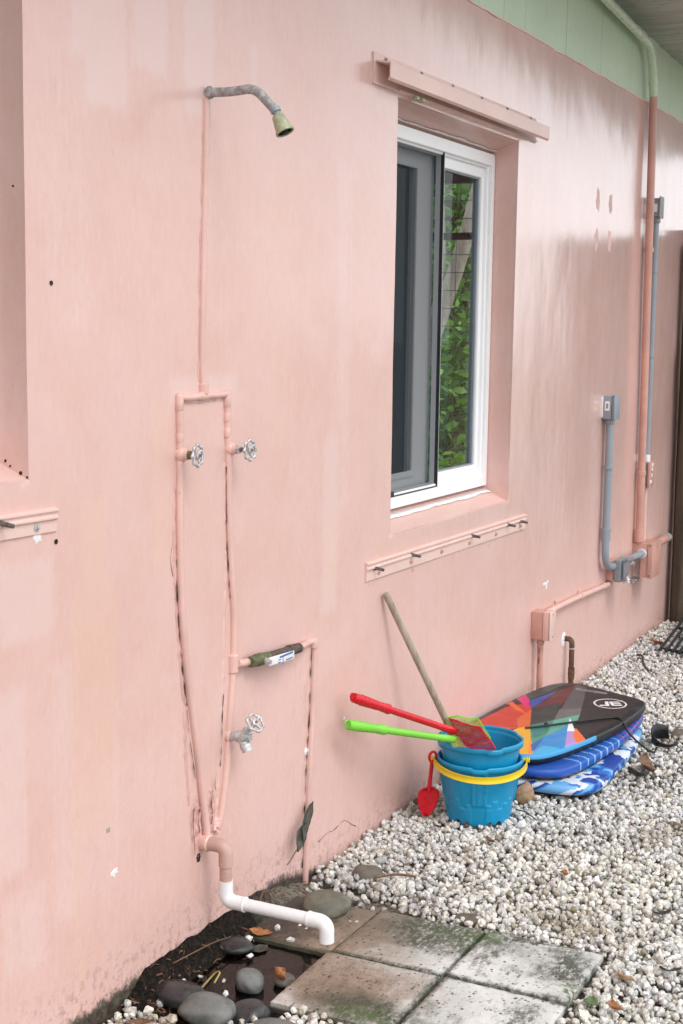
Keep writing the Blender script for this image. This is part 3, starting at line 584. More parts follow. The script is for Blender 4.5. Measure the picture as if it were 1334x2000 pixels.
def handwheel(parent, c, axis, R=.026, lobes=8, spokes=4, m='zinc'):
    A = Vector(axis).normalized(); u = Vector((0, 0, 1)); u = (u-A*u.dot(A)).normalized(); w = A.cross(u); c = Vector(c)
    n = lobes*10; V = []; F = []; seg = 8
    for i in range(n):
        a = 2*math.pi*i/n; d = u*math.cos(a)+w*math.sin(a); k = .5+.5*math.cos(lobes*a); rr = R*(.83+.10*k); tr_ = R*(.105+.065*k)
        for s in range(seg):
            b = 2*math.pi*s/seg; V.append(c+d*(rr+tr_*math.cos(b))+A*(tr_*.95*math.sin(b)))
    for i in range(n):
        for s in range(seg):
            i2, s2 = (i+1) % n, (s+1) % seg; F.append((i*seg+s, i2*seg+s, i2*seg+s2, i*seg+s2))
    o = mesh('handwheel', V, F, m, parent, True)
    for q in range(spokes):
        a = 2*math.pi*(q+.35)/spokes; d = u*math.cos(a)+w*math.sin(a)
        tube('spoke', [c-A*.003, c+d*R*.45-A*.004, c+d*R*.82], [R*.15, R*.12, R*.13], m, o, 8)
    lathe('hub', [(-.010, .007), (-.004, .0085), (.003, .0085), (.004, .005), (.006, .005), (.0065, .001)], c, A, m, o, 14)
    lathe('hub_screw', [(.006, .004), (.008, .0035), (.0085, .001)], c, A, 'bolt', o, 8)
    return o
for X, z, yw, tilt in [(2.774, 1.234, -.050, (.06, -1, .02)), (2.992, 1.232, -.062, (-.05, -1, .05))]:
    t = lathe('valve_body', [(-.004, .017), (.008, .0185), (.014, .016), (.017, .013), (.026, .0115)], (X, 0, z), (0, -1, 0), 'pink', sh, 20)
    hexnut('packing_nut', (X, -.024, z), (0, -1, 0), .0105, .012, 'zinc' if X > 2.9 else 'brass', t)
    lathe('stem', [(0, .0055), (-yw-.03, .005)], (X, -.03, z), (0, -1, 0), 'bolt', t, 10)
    handwheel(sh, (X, yw, z), tilt, .0268)
# supply pipes with the crumbling caulk and gaps beside them
pipe('supply_pipe', [(2.768, Y, 1.36), (2.770, Y, 1.25), (2.767, Y, 1.10), (2.771, Y, .979), (2.779, Y, .855), (2.797, Y, .728), (2.826, Y, .596), (2.853, Y-.002, .461), (2.872, Y-.004, .351), (2.884, Y-.006, .272)], .0098)
pipe('supply_pipe', [(2.979, Y, 1.36), (2.985, Y, 1.23), (2.989, Y, 1.076), (3.003, Y, .907), (3.016, Y, .813), (3.014, Y, .696), (2.998, Y, .567), (2.981, Y, .425), (2.957, Y, .312), (2.944, Y+.004, .282)], .0098)
bead([(2.757, 1.20), (2.752, 1.10), (2.755, .979), (2.763, .855), (2.780, .728), (2.795, .62), (2.80, .5), (2.815, .38)], .0075)
bead([(2.976, 1.20), (2.977, 1.076), (2.985, .95), (2.978, .85), (2.972, .7), (2.962, .55), (2.952, .42), (2.945, .33)], .008, m='pink')
bead([(2.756, .99), (2.757, .93), (2.763, .86), (2.772, .78), (2.785, .70), (2.80, .63)], .0012, m='dark', nm='crack', y=-.0042, amp=1.5, fq=34)
bead([(2.977, 1.19), (2.978, 1.10), (2.981, 1.0), (2.990, .92), (2.998, .86)], .0014, m='rust_gap', nm='crack', y=-.0050, amp=1.3)
bead([(2.800, .62), (2.812, .55), (2.826, .49), (2.838, .44)], .0009, m='dark', nm='crack', y=-.0045, amp=1.5, fq=34)
bead([(2.967, .62), (2.962, .57), (2.959, .50), (2.952, .44)], .0008, m='dark', nm='crack', y=-.005, amp=1.5, fq=34)
def crumble(name, cx, cz, hx, hz, parent, m='caulk', seed=0, d=.010, n=26):
    V = []; F = []
    for j in range(n):
        for i in range(n):
            a, b = -1+2*i/(n-1), -1+2*j/(n-1); e = max(0, 1-(a*a+b*b)); x, z = cx+a*hx*(1+.25*mnoise.noise(Vector((b*2, seed, 0)))), cz+b*hz
            V.append((x, .002-d*min(1, e*2.2)*(.35+.9*abs(mnoise.noise(Vector((x*55, seed, z*55))))+.5*abs(mnoise.noise(Vector((x*140, seed, z*140))))), z))
    F = [(j*n+i, j*n+i+1, (j+1)*n+i+1, (j+1)*n+i) for j in range(n-1) for i in range(n-1)]
    return autosmooth(mesh(name, V, F, m, parent), 55)
crumble('broken_plaster', 2.842, .33, .026, .075, sh, seed=1); crumble('broken_plaster', 2.912, .335, .022, .07, sh, seed=5); crumble('broken_plaster', 2.94, .288, .02, .025, sh, 'pink', 8, .014)
for pts, w in [([(2.825, .37), (2.822, .33), (2.826, .29), (2.83, .25)], .0022), ([(2.91, .39), (2.905, .355), (2.912, .33), (2.905, .305)], .003), ([(2.85, .36), (2.846, .33), (2.85, .30)], .0025), ([(2.926, .43), (2.921, .40), (2.926, .385)], .0015)]:
    bead(pts, w*.45, m='rust_gap', nm='crack', y=-.0085, amp=.8, fq=70)
# branch with ball valve
pipe('branch_pipe', [(3.016, Y-.012, .690), (3.04, Y-.014, .686), (3.07, Y-.014, .684)], .010)
lathe('branch_tee', [(0, .012), (.003, .0145), (.045, .0145), (.048, .012)], (3.0125, Y, .665), (0, 0, 1), 'pink', sh)
bv = Vector((3.062, -.026, .685)); ax = Vector((1, 0, -.055)).normalized()
bvb = lathe('ball_valve', [(0, .0125), (.002, .0145), (.018, .0145), (.022, .0125), (.028, .0165), (.055, .0170), (.062, .0135), (.070, .0145), (.088, .0145), (.092, .012), (.20, .0115), (.203, .0145), (.222, .0145), (.226, .0115), (.262, .0115)], bv, ax, 'brass', sh, 16)
tube('copper_section', [bv+ax*.09, bv+ax*.20], .0125, 'dark_copper', bvb, 14)
lathe('copper_coupling', [(0, .0118), (.002, .0155), (.018, .0155), (.022, .0125), (.030, .0125), (.033, .0145), (.062, .0135)], bv+ax*.20, ax, 'dark_copper', bvb, 14)
lathe('lever_nut', [(0, .009), (.012, .009), (.013, .006), (.018, .006)], bv+ax*.052+Vector((0, -.014, -.002)), (0, -1, -.1), 'zinc', bvb, 6)
lev = box('lever', 3.112, 3.245, -.054, -.0505, .668, .690, 'white_rough', bvb, .0012)
for v in lev.data.vertices: v.co.z += -.055*(v.co.x-3.1)
blm = painted('blue_print', (0.06, 0.16, 0.45), .5, .1, .1)
for x0, x1, z0, z1 in [(3.165, 3.236, .681, .686), (3.20, 3.236, .670, .673), (3.158, 3.17, .668, .671), (3.158, 3.172, .676, .678), (3.182, 3.184, .662, .684)]:
    o = box('printed_mark', x0, x1, -.0548, -.0541, z0-.055*(x0-3.1), z1-.055*(x0-3.1), blm, lev, 0)
pipe('branch_pipe', [(3.315, -.024, .671), (3.36, -.020, .669), (3.42, Y, .664), (3.446, Y, .662)], .009)
lathe('branch_elbow', [(-.004, .012), (.012, .0135), (.020, .012), (.024, .004)], (3.452, Y, .648), (0, 0, 1), 'pink', sh)
pipe('drop_pipe', [(3.456, Y, .655), (3.450, Y, .518), (3.439, Y, .373), (3.430, Y, .227), (3.420, Y, .10), (3.416, Y, -.03)], .0092)
bead([(3.440, .64), (3.434, .56), (3.430, .45), (3.418, .34), (3.410, .23), (3.404, .12), (3.398, .02)], .0013, m='dark', nm='crack', y=-.0040, amp=1.6, fq=34)
bead([(3.350, .62), (3.345, .45), (3.338, .25), (3.33, .06)], .010, m='pink', fl=.16, amp=.3); bead([(3.41, .62), (3.405, .45), (3.393, .25), (3.385, .06)], .012, m='pink', fl=.2, amp=.3)
crumble('plaster_blob', 3.418, .352, .010, .013, sh, 'white_rough', 3, .012, 14)
# hose tap
tb = lathe('tap_body', [(-.004, .0165), (.010, .0165), (.013, .0125)], (2.993, 0, .507), (0, -1, 0), 'pink', sh, 18)
T0 = lathe('hose_tap', [(0, .0105), (.002, .0125), (.016, .0125), (.018, .0150), (.040, .0155), (.050, .013), (.056, .0105)], (2.993, -.012, .507), (0, -1, .12), 'zinc', sh, 18)
lathe('spout', [(0, .0125), (.012, .0125), (.014, .0145), (.032, .0145), (.032, .0115), (.010, .011)], (2.993, -.045, .503), (0, -.5, -.87), 'zinc', T0, 18)
hexnut('bonnet', (2.993, -.048, .516), (0, -.72, .69), .0135, .02, 'zinc', T0)
lathe('stem', [(0, .006), (.03, .005)], (2.993, -.058, .527), (0, -.72, .69), 'zinc', T0, 10)
handwheel(sh, (2.993, -.081, .551), (-.25, -.72, .60), .0255, 6, 4)

for pts, w in [([(3.50, .062), (3.56, .070), (3.60, .066), (3.66, .075), (3.70, .058)], .0011), ([(3.70, .058), (3.72, .045), (3.75, .03)], .0009), ([(2.742, 1.02), (2.738, .99), (2.743, .965), (2.748, .95)], .0007)]:
    P = [(a, b) for a, b in pts]; bead(P, w, house, 'rust_gap', nm='crack', y=wob(*P[len(P)//2])-.0006, amp=.8, fq=40, fl=.6)
# drain pipe
dr = empty('drain_pipe', (2.876, -.2, .0), 'drain pipe of pink and white plastic turning out over the puddle', 'pipe')
tube('painted_pipe', bend([(2.874, .01, .267), (2.876, -.068, .267), (2.876, -.068, .165)], .028), .0152, 'pink_dusty', dr, 20)
tube('painted_elbow', bend([(2.874, -.022, .267), (2.876, -.068, .267), (2.876, -.068, .217)], .03), .0178, 'pink_dusty', dr, 20)
lathe('wall_collar', [(0, .019), (.020, .021), (.024, .018)], (2.874, 0, .267), (0, -1, 0), 'pink', dr, 18)
tube('white_elbow', bend([(2.876, -.068, .180), (2.876, -.068, .129), (2.876, -.122, .129)], .030, 10), .0180, 'pvc', dr, 24)
lathe('socket_rim', [(0, .0186), (.006, .0192), (.0065, .0165)], (2.876, -.118, .129), (0, -1, 0), 'pvc', dr, 24)
tube('white_pipe', [(2.876, -.11, .129), (2.876, -.33, .129)], .0153, 'pvc', dr, 22)
tube('outlet_elbow', bend([(2.876, -.300, .129), (2.876, -.348, .129), (2.876, -.348, .082)], .034, 10), .0182, 'pvc', dr, 24)
lathe('socket_rim', [(0, .0165), (.0005, .0193), (.006, .0187)], (2.876, -.298, .129), (0, -1, 0), 'pvc', dr, 24)
lathe('outlet_bore', [(0, .0155), (.001, .0001)], (2.876, -.348, .0817), (0, 0, -1), 'dark', dr, 20, False)
crumble('broken_plaster', 2.858, .232, .014, .014, dr, 'dark', 12, .006, 14)

# ------------------------------------------------------------------ electrical conduits and boxes
cd = empty('conduit_riser', (6.88, 0, .5), 'tall pink conduit, green at its top, bending along the eave', 'conduit')
tube('green_conduit', bend([(5.0, -.035, 2.956), (5.891, -.035, 2.896), (6.70, -.033, 2.838), (6.775, -.03, 2.628)], .17, 12), .0195, 'green_pipe', cd, 18)
tube('pink_conduit', [(6.775, -.03, 2.63), (6.80, -.03, 2.0), (6.83, -.03, 1.2), (6.845, -.03, .50)], .0185, 'pink_deep', cd, 18)
for p, axx, mm in [((6.48, -.034, 2.853), (1, 0, -.065), 'green_pipe'), ((6.762, -.03, 2.70), (.05, 0, -1), 'green_pipe'), ((6.808, -.03, 1.93), (.03, 0, -1), 'pink_deep'), ((6.836, -.03, .86), (.01, 0, -1), 'pink_deep')]:
    lathe('strap', [(0, .0195), (.001, .0225), (.022, .0225), (.023, .0195)], p, axx, mm, cd, 18)
lathe('coupling', [(0, .019), (.001, .023), (.06, .023), (.061, .019)], (6.842, -.03, .57), (0, 0, -1), 'pink_deep', cd, 18)
jb = empty('junction_box', (6.9, 0, .33), 'large deep pink junction box at the foot of the tall conduit', 'electrical box')
box('box_body', 6.832, 7.00, -.078, .002, .335, .502, 'pink_deep', jb, .003)
box('cover', 6.828, 7.004, -.103, -.079, .331, .506, 'pink_deep', jb, .003)
for a, b in [(6.84, .495), (6.84, .345)]: lathe('cover_screw', [(0, .004), (.003, .003)], (a-.012, -.09, b), (-1, 0, 0), 'bolt', jb, 8)
tube('side_pipe', [(7.0, -.04, .455), (7.35, -.04, .462)], .02, 'pink_deep', jb, 14)
lathe('side_pipe_end', [(0, .022), (.06, .022), (.062, .015)], (7.34, -.04, .462), (1, 0, .02), 'galv', jb, 14)
gc = empty('grey_conduit', (6.3, 0, .5), 'light grey plastic conduit curving from a small box to the junction box', 'conduit')
tube('conduit_run', bend([(6.255, -.030, 1.15), (6.255, -.030, .80), (6.245, -.032, .455), (6.50, -.045, .455), (6.832, -.052, .455)], .11, 12), .0175, 'grey_pvc', gc, 16)
for p, axx in [((6.255, -.03, .93), (0, 0, -1)), ((6.2535, -.03, .645), (0, 0, -1))]: lathe('strap', [(0, .018), (.001, .0225), (.014, .0225), (.015, .018)], p, axx, 'grey_pvc', gc, 16)
lathe('coupling', [(0, .0178), (.001, .021), (.055, .021), (.056, .0178)], (6.2528, -.03, .645), (0, 0, -1), 'grey_pvc', gc, 16)
lathe('coupling', [(0, .0178), (.001, .021), (.05, .021), (.051, .0178)], (6.46, -.0435, .455), (1, -.03, 0), 'grey_pvc', gc, 16)
lathe('white_locknut', [(0, .023), (.016, .023), (.017, .018)], (6.812, -.052, .455), (1, 0, 0), 'pvc', gc, 16)
gb = box('box_body', 6.215, 6.30, -.045, .001, 1.142, 1.246, 'grey_pvc', gc, .004)
for k in range(5): box('cover_rib', 6.212, 6.303, -.058+.0022*k, -.0565+.0022*k, 1.14, 1.25, 'grey_pvc', gb, .0005)
box('label', 6.2125, 6.2148, -.036, -.014, 1.18, 1.222, 'white_rough', gb, 0)
box('label_window', 6.2118, 6.2126, -.030, -.020, 1.19, 1.212, 'grey_metal', gb, 0)
lathe('hub', [(0, .022), (.02, .022), (.024, .018)], (6.255, -.03, 1.142), (0, 0, -1), 'grey_pvc', gb, 16)
box('white_backing', 6.209, 6.30, -.006, .0005, 1.150, 1.243, 'white_rough', gb, .001)
ob = empty('outlet_box', (6.4, 0, .4), 'outlet box with clear bubble cover left of the junction box', 'electrical box')
box('box_body', 6.372, 6.48, -.040, .001, .388, .480, 'pink_deep', ob, .003)
lathe('knockout', [(0, .012), (.001, .012), (.0012, .009), (.0022, .009), (.0023, .0001)], (6.3722, -.018, .435), (-1, 0, 0), 'pink_deep', ob, 16)
box('grey_ring', 6.366, 6.488, -.074, -.041, .382, .487, 'grey_metal', ob, .006, 3)
bm = bmesh.new(); bmesh.ops.create_cube(bm, size=1)
for v in bm.verts: v.co = Vector((6.427+v.co.x*.13, -.106+v.co.y*.062, .434+v.co.z*.115))
bmesh.ops.bevel(bm, geom=bm.edges[:], offset=.024, segments=5, profile=.6, affect='EDGES')
from_bm('bubble_cover', bm, 'clear_plastic', ob, True)
box('socket_face', 6.385, 6.47, -.082, -.0745, .40, .468, 'grey_pvc', ob, .002)
hc = empty('low_conduit', (6, 0, .38), 'thin pink conduit running along the wall between two pink boxes', 'conduit')
tube('conduit_run', bend([(5.42, -.016, .392), (5.9, -.016, .384), (6.40, -.016, .366)], .05), .0125, 'pink', hc, 12)
for p in (5.93, 6.30): lathe('strap', [(0, .013), (.001, .016), (.014, .016), (.015, .013)], (p, -.016, .384 if p < 6 else .37), (1, 0, -.02), 'pink', hc, 12)
for a, b in [(5.95, .403), (5.63, .408)]: lathe('strap_screw', [(0, .007), (.004, .005)], (a, 0, b), (0, -1, 0), 'pink_deep', hc, 8)
lb = empty('low_box', (5.37, 0, .3), 'small pink box with pale cover above the stacked bodyboards', 'electrical box')
box('box_body', 5.335, 5.40, -.048, .001, .307, .418, 'pink_deep', lb, .002)
box('box_extension', 5.333, 5.402, -.074, -.049, .305, .420, 'pink', lb, .002)
box('cover', 5.331, 5.404, -.0795, -.076, .303, .423, 'pink_wood', lb, .001)
for b in (.318, .408): lathe('cover_screw', [(0, .003), (.002, .002)], (5.367, -.0795, b), (0, -1, 0), 'bolt', lb, 8)
lathe('connector', [(0, .016), (.02, .016), (.024, .0125)], (5.368, -.03, .307), (0, 0, -1), 'pink_deep', lb, 14)
tube('down_pipe', [(5.368, -.03, .29), (5.372, -.03, .10), (5.374, -.03, -.05)], .0125, 'pink_deep', lb, 12)
bead([(5.345, .29), (5.345, .12), (5.345, -.02)], .006, lb, 'pink', fl=.4)
bead([(5.352, .27), (5.355, .24), (5.353, .2)], .002, lb, 'dark', nm='crack', y=-.03, amp=1)
bp = empty('copper_stub', (5.79, 0, .0), 'brown copper pipe bending down from a white plastered hole in the wall', 'pipe')
tube('pipe_run', bend([(5.787, .01, .222), (5.787, -.032, .222), (5.783, -.034, .03), (5.783, -.034, -.05)], .03, 8), .0115, 'copper', bp, 14)
lathe('coupling', [(0, .012), (.001, .0145), (.05, .0145), (.051, .012)], (5.784, -.034, .10), (0, 0, -1), 'copper', bp, 14)
for z in (.185, .095): lathe('solder_ring', [(0, .0118), (.001, .0132), (.005, .0132), (.006, .0118)], (5.7855, -.034, z), (0, 0, -1), 'zinc', bp, 14)
crumble('white_plaster_patch', 5.772, .222, .033, .036, bp, 'white_rough', 2, .006, 16)
bead([(5.755, .18), (5.752, .08), (5.75, -.02)], .006, bp, 'pink', fl=.4)
tc = empty('rear_conduit', (6.95, 0, .8), 'slim grey conduit with small dark box behind the tall pink conduit', 'conduit')
box('box_body', 6.925, 6.99, -.040, .001, 2.085, 2.172, 'grey_metal', tc, .003)
box('cover', 6.92, 6.995, -.046, -.041, 2.078, 2.180, 'grey_metal', tc, .001)
box('label', 6.9225, 6.9248, -.032, -.012, 2.105, 2.145, 'pvc', tc, 0)
lathe('hub', [(0, .02), (.03, .02), (.032, .014)], (6.955, -.022, 2.087), (0, 0, -1), 'grey_metal', tc, 14)
tube('conduit_run', [(6.955, -.022, 2.06), (6.955, -.022, .93)], .0138, 'grey_pvc', tc, 14)
for z in (1.83, 1.42): lathe('strap', [(0, .014), (.001, .0175), (.012, .0175), (.013, .014)], (6.955, -.022, z), (0, 0, -1), 'grey_pvc', tc, 14)
lathe('white_connector', [(0, .016), (.002, .0185), (.035, .0185), (.037, .015)], (6.955, -.022, .93), (0, 0, -1), 'pvc', tc, 14)
sb = empty('switch_box', (6.95, 0, .78), 'speckled grey metal box with pink cover behind the tall conduit', 'electrical box')
box('box_body', 6.915, 6.985, -.040, .001, .775, .892, 'grey_metal', sb, .003); box('cover', 6.908, 6.992, -.052, -.041, .768, .896, 'pink_deep', sb, .002)
for k, z in enumerate((.79, .82, .85, .872)): box('peeling_paint', 6.92+.01*k, 6.95+.008*k, -.0545, -.0522, z, z+.016, 'white_rough', sb, .0008, jit=.002)
tube('down_pipe', [(6.95, -.022, .78), (6.95, -.022, .50)], .0125, 'pink', sb, 12)

# ------------------------------------------------------------------ paving
pav = empty('paving', (3, -.45, 0), 'square limestone pavers under the shower', 'paving'); pav['kind'] = 'structure'
for k in ('label', 'category'): del pav[k]
def paver(x0, x1, y0, y1, zt, tilt, seed):
    n = 34; V = []; F = []
    def P(i, j):
        u, v = i/(n-1), j/(n-1); x, y = x0+(x1-x0)*u, y0+(y1-y0)*v
        e = min(u, 1-u, v, 1-v)*(x1-x0); z = zt+tilt[0]*(u-.5)+tilt[1]*(v-.5)+.0016*mnoise.noise(Vector((x*14, y*14, seed)))+.0008*mnoise.noise(Vector((x*50, y*50, seed)))
        if e < .006: z -= (.006-e)**2*90+.0015*max(0, mnoise.noise(Vector((x*40, y*40, seed+2))))
        x += .0022*mnoise.noise(Vector((x*30, y*30, seed+4))); y += .0022*mnoise.noise(Vector((x*30, y*30, seed+7))); return (x, y, z)
    V = [P(i, j) for j in range(n) for i in range(n)]; F = [(j*n+i, j*n+i+1, (j+1)*n+i+1, (j+1)*n+i) for j in range(n-1) for i in range(n-1)]
    ring = [i for i in range(n)]+[j*n+n-1 for j in range(1, n)]+[(n-1)*n+i for i in range(n-2, -1, -1)]+[j*n for j in range(n-2, 0, -1)]
    b = len(V); V += [(V[i][0], V[i][1], zt-.045) for i in ring]; L = len(ring)
    F += [(ring[k], b+k, b+(k+1) % L, ring[(k+1) % L]) for k in range(L)]
    o = mesh('paver', V, [tuple(f) for f in F], 'paver', pav); return autosmooth(o, 50)
paver(3.004, 3.300, -.590, -.298, -.002, (-.004, -.003), 1)
paver(3.006, 3.302, -.902, -.604, .004, (-.006, .003), 2)
paver(2.706, 2.998, -.904, -.604, .002, (.002, .002), 3)
paver(2.704, 2.996, -.592, -.292, .000, (.004, -.002), 4)
paver(3.000, 3.300, -.288, -.012, -.012, (-.004, -.004), 5)
paver(2.700, 2.996, -.284, -.012, -.034, (.004, -.004), 6)
# puddle over the sunken paver
ang = [2*math.pi*k/72 for k in range(72)]
pv = [(2.86+(.17+.018*mnoise.noise(Vector((math.cos(a)*2, math.sin(a)*2, 1))))*max(-1, min(1, 1.35*math.cos(a))), -.165+(.125+.015*mnoise.noise(Vector((math.cos(a)*2, math.sin(a)*2, 4))))*max(-1, min(1, 1.3*math.sin(a))), -.0225) for a in ang]
tag(mesh('puddle', pv, [tuple(range(72))], 'water'), kind='structure')

# ------------------------------------------------------------------ gravel
def ico(sub):
    bm = bmesh.new(); bmesh.ops.create_icosphere(bm, subdivisions=sub, radius=1); v = np.array([p.co for p in bm.verts]); f = np.array([[q.index for q in p.verts] for p in bm.faces]); bm.free(); return v, f
def rockproto(sub, k):
    v, f = ico(sub); out = []
    for i in range(k):
        d = v/np.linalg.norm(v, axis=1)[:, None]; r = np.ones(len(d))
        for _ in range(9):
            nrm = RNG.normal(size=3); nrm /= np.linalg.norm(nrm); h = RNG.uniform(.52, .84); dp = d@nrm
            r = np.where(dp > 1e-3, np.minimum(r, h/np.maximum(dp, 1e-3)), r)
        w = d*r[:, None]*RNG.uniform(.93, 1.07, size=(len(d), 1)); w *= np.array([1, RNG.uniform(.72, 1), RNG.uniform(.6, .85)]); out.append(w)
    return out, f
def scatter(name, pts, size, proto, f, tint, m='gravel'):
    N = len(pts); K = len(proto); nv = len(proto[0]); V = np.empty((N, nv, 3), np.float32)
    q = RNG.normal(size=(N, 4)); q /= np.linalg.norm(q, axis=1)[:, None]; w, x, y, z = q.T
    R = np.stack([1-2*(y*y+z*z), 2*(x*y-z*w), 2*(x*z+y*w), 2*(x*y+z*w), 1-2*(x*x+z*z), 2*(y*z-x*w), 2*(x*z-y*w), 2*(y*z+x*w), 1-2*(x*x+y*y)], 1).reshape(N, 3, 3)
    idx = RNG.integers(0, K, N)
    for k in range(K):
        s = np.where(idx == k)[0]
        if len(s): V[s] = np.einsum('nij,vj->nvi', R[s], proto[k])*size[s][:, None, None]+pts[s][:, None, :]
    F = (f[None]+(np.arange(N)*nv)[:, None, None]).reshape(-1, 3)
    me = bpy.data.meshes.new(name); me.vertices.add(N*nv); me.vertices.foreach_set('co', V.reshape(-1))
    me.loops.add(len(F)*3); me.loops.foreach_set('vertex_index', F.reshape(-1).astype(np.int32)); me.polygons.add(len(F))
    me.polygons.foreach_set('loop_start', np.arange(0, len(F)*3, 3, dtype=np.int32)); me.polygons.foreach_set('use_smooth', np.repeat(RNG.random(N) < .45, len(f))); me.update(calc_edges=True)
    ca = me.color_attributes.new('tint', 'FLOAT_COLOR', 'POINT'); ca.data.foreach_set('color', np.repeat(np.c_[tint, np.ones(N)], nv, 0).astype(np.float32).reshape(-1))
    return link(name, me, m)
def covered(x, y):      # 0..1 share of gravel standing at a place
    if 2.69 < x < 3.312 and -.915 < y < -.285: return 0.0
    n = .035*mnoise.noise(Vector((x*7, y*7, 9)))+.02*mnoise.noise(Vector((x*19, y*19, 4)))
    if y > -.36+n and x < 3.6:
        lo = 2.565+n-.10*min(1, -y/.3)+(.14 if y < -.3 else 0); hi = 3.43+n-.35*max(0, -y-.05)*.6
        if x < lo: return 1.0
        if x > hi: return 1.0
        if x > hi-.10: return .32
        if 3.02 < x: return .03
        return .015
    return 1.0
def gravel():
    def lay(x0, x1, y0, y1, s, zoff, keep=1.0):
        P = []
        for yy in np.arange(y0, y1, s):
            for xx in np.arange(x0, x1, s):
                x, y = xx+random.uniform(-.5, .5)*s, yy+random.uniform(-.5, .5)*s
                if y > -.008 or random.random() > covered(x, y)*keep: continue
                P.append((x, y, gz(x, y)+zoff+random.uniform(-.004, .006)))
        return P
    near = lay(1.9, 4.6, -1.4, 0, .0178, .006)+lay(1.9, 4.6, -1.4, 0, .0200, .017, .80)
    far = lay(4.6, 7.9, -1.2, 0, .0210, .006)+lay(4.6, 7.9, -1.2, 0, .025, .017, .75)
    for nm, P, sub, k in (('n', near, 2, 40), ('f', far, 1, 30)):
        P = np.array(P); N = len(P)
        size = np.clip(RNG.lognormal(math.log(.0119), .27, N), .0065, .0235)
        v = RNG.uniform(.55, 1.06, N)**.8; warm = RNG.normal(0, .025, N)
        gx = np.array([mnoise.noise(Vector((p[0]*1.7, p[1]*1.7, 8))) for p in P]); warm += .03*np.clip(gx+.2, -.5, 1)+.03*np.clip((4.2-P[:, 0])*.6, 0, 1)
        T = np.c_[.83*v+warm*.25, .825*v, .80*v-warm]; dk = RNG.random(N) < .035; T[dk] *= np.array([.55, .5, .42])
        dirt = np.array([mnoise.noise(Vector((p[0]*4.2, p[1]*4.2, 20)))+.6*mnoise.noise(Vector((p[0]*11, p[1]*11, 3))) for p in P]); T *= (1-np.clip((dirt-.18)*1.6, 0, 1)[:, None]*np.array([.34, .40, .48]))
        if nm == 'n':
            d = np.hypot(P[:, 0]-3.35, (P[:, 1]+.15)*1.2); T *= np.clip(.62+d*.9, .55, 1)[:, None]**.6
        yield P, size, rockproto(sub, k), np.clip(T, .03, .88)
parts = list(gravel())
# nearest stones carry more facets; all of it is one uncountable bed
P, size, (pr, f), T = parts[0]
nearm = (P[:, 0] < 3.5)
v1, f1 = ico(1); pr1, f1 = rockproto(1, 40)
g1 = scatter('gravel', P, size, *rockproto(1, 48), T)
tag(g1, 'white limestone gravel covering the ground beside the pavers', 'gravel', kind='stuff')
P, size, pf, T = parts[1]
g2 = scatter('gravel', P, size, *rockproto(1, 30), T); tag(g2, 'white limestone gravel further back along the wall', 'gravel', kind='stuff')

# ------------------------------------------------------------------ river stones
def stone(c, r, m, label, rot=0, seed=0, tilt=(0, 0)):
    bm = bmesh.new(); bmesh.ops.create_icosphere(bm, subdivisions=4, radius=1)
    R = Matrix.Rotation(rot, 3, 'Z') @ Matrix.Rotation(tilt[0], 3, 'X') @ Matrix.Rotation(tilt[1], 3, 'Y')
    for v in bm.verts:
        p = v.co.copy(); k = 1+.16*mnoise.noise(p*1.1+Vector((seed*3.1, 0, 0)))+.05*mnoise.noise(p*2.6+Vector((0, seed*2.0, 0)))
        p = Vector((math.copysign(abs(p.x)**.9, p.x), math.copysign(abs(p.y)**.9, p.y), p.z))*k
        v.co = R @ Vector((p.x*r[0], p.y*r[1], p.z*r[2]))+Vector(c)
    o = from_bm('river_stone', bm, m, None, True); return tag(o, label, 'stone', 'rounded river stones under the shower')
stone((2.598, -.190, -.004), (.052, .066, .034), 'stone_grey', 'large mid-grey rounded stone in front of the puddle, beside gravel', .2, 1)
stone((2.642, -.090, -.010), (.046, .068, .030), 'stone_dark', 'dark wet oval stone closest to the wall by the puddle', -.1, 2)
stone((2.775, -.195, -.008), (.042, .036, .030), 'stone_grey', 'upright grey-green stone standing in the puddle', .5, 3, (.3, .2))
stone((2.655, -.265, -.022), (.042, .048, .030), 'stone_dark', 'dark wet stone between large grey stone and paver corner', .9, 4)
stone((3.235, -.165, .004), (.056, .066, .034), 'stone_olive', 'big olive-grey flat stone on the brown paver beyond the drain pipe', .3, 5)
stone((3.500, -.160, -.008), (.040, .046, .028), 'stone_brown', 'brown rounded stone at the gravel edge behind the olive stone', .8, 6)
stone((2.585, -.370, -.014), (.056, .062, .026), 'stone_grey', 'flat grey-green stone at the bottom edge of the picture', .2, 7)
stone((3.352, -.535, -.012), (.028, .056, .018), 'stone_brown', 'slim grey-brown stone lying at the mossy paver corner', .25, 8)
stone((2.93, -.06, -.012), (.040, .05, .02), 'stone_dark', 'dark submerged stone near the wall behind the drain pipe', .4, 9)
stone((5.36, -.600, -.012), (.05, .036, .022), 'stone_brown', 'dark brown pebble on gravel behind the leash cuff', .3, 10)
stone((2.825, -.262, -.012), (.022, .026, .016), 'stone_brown', 'small dark brown lump at the puddle edge by the paver', .6, 11)

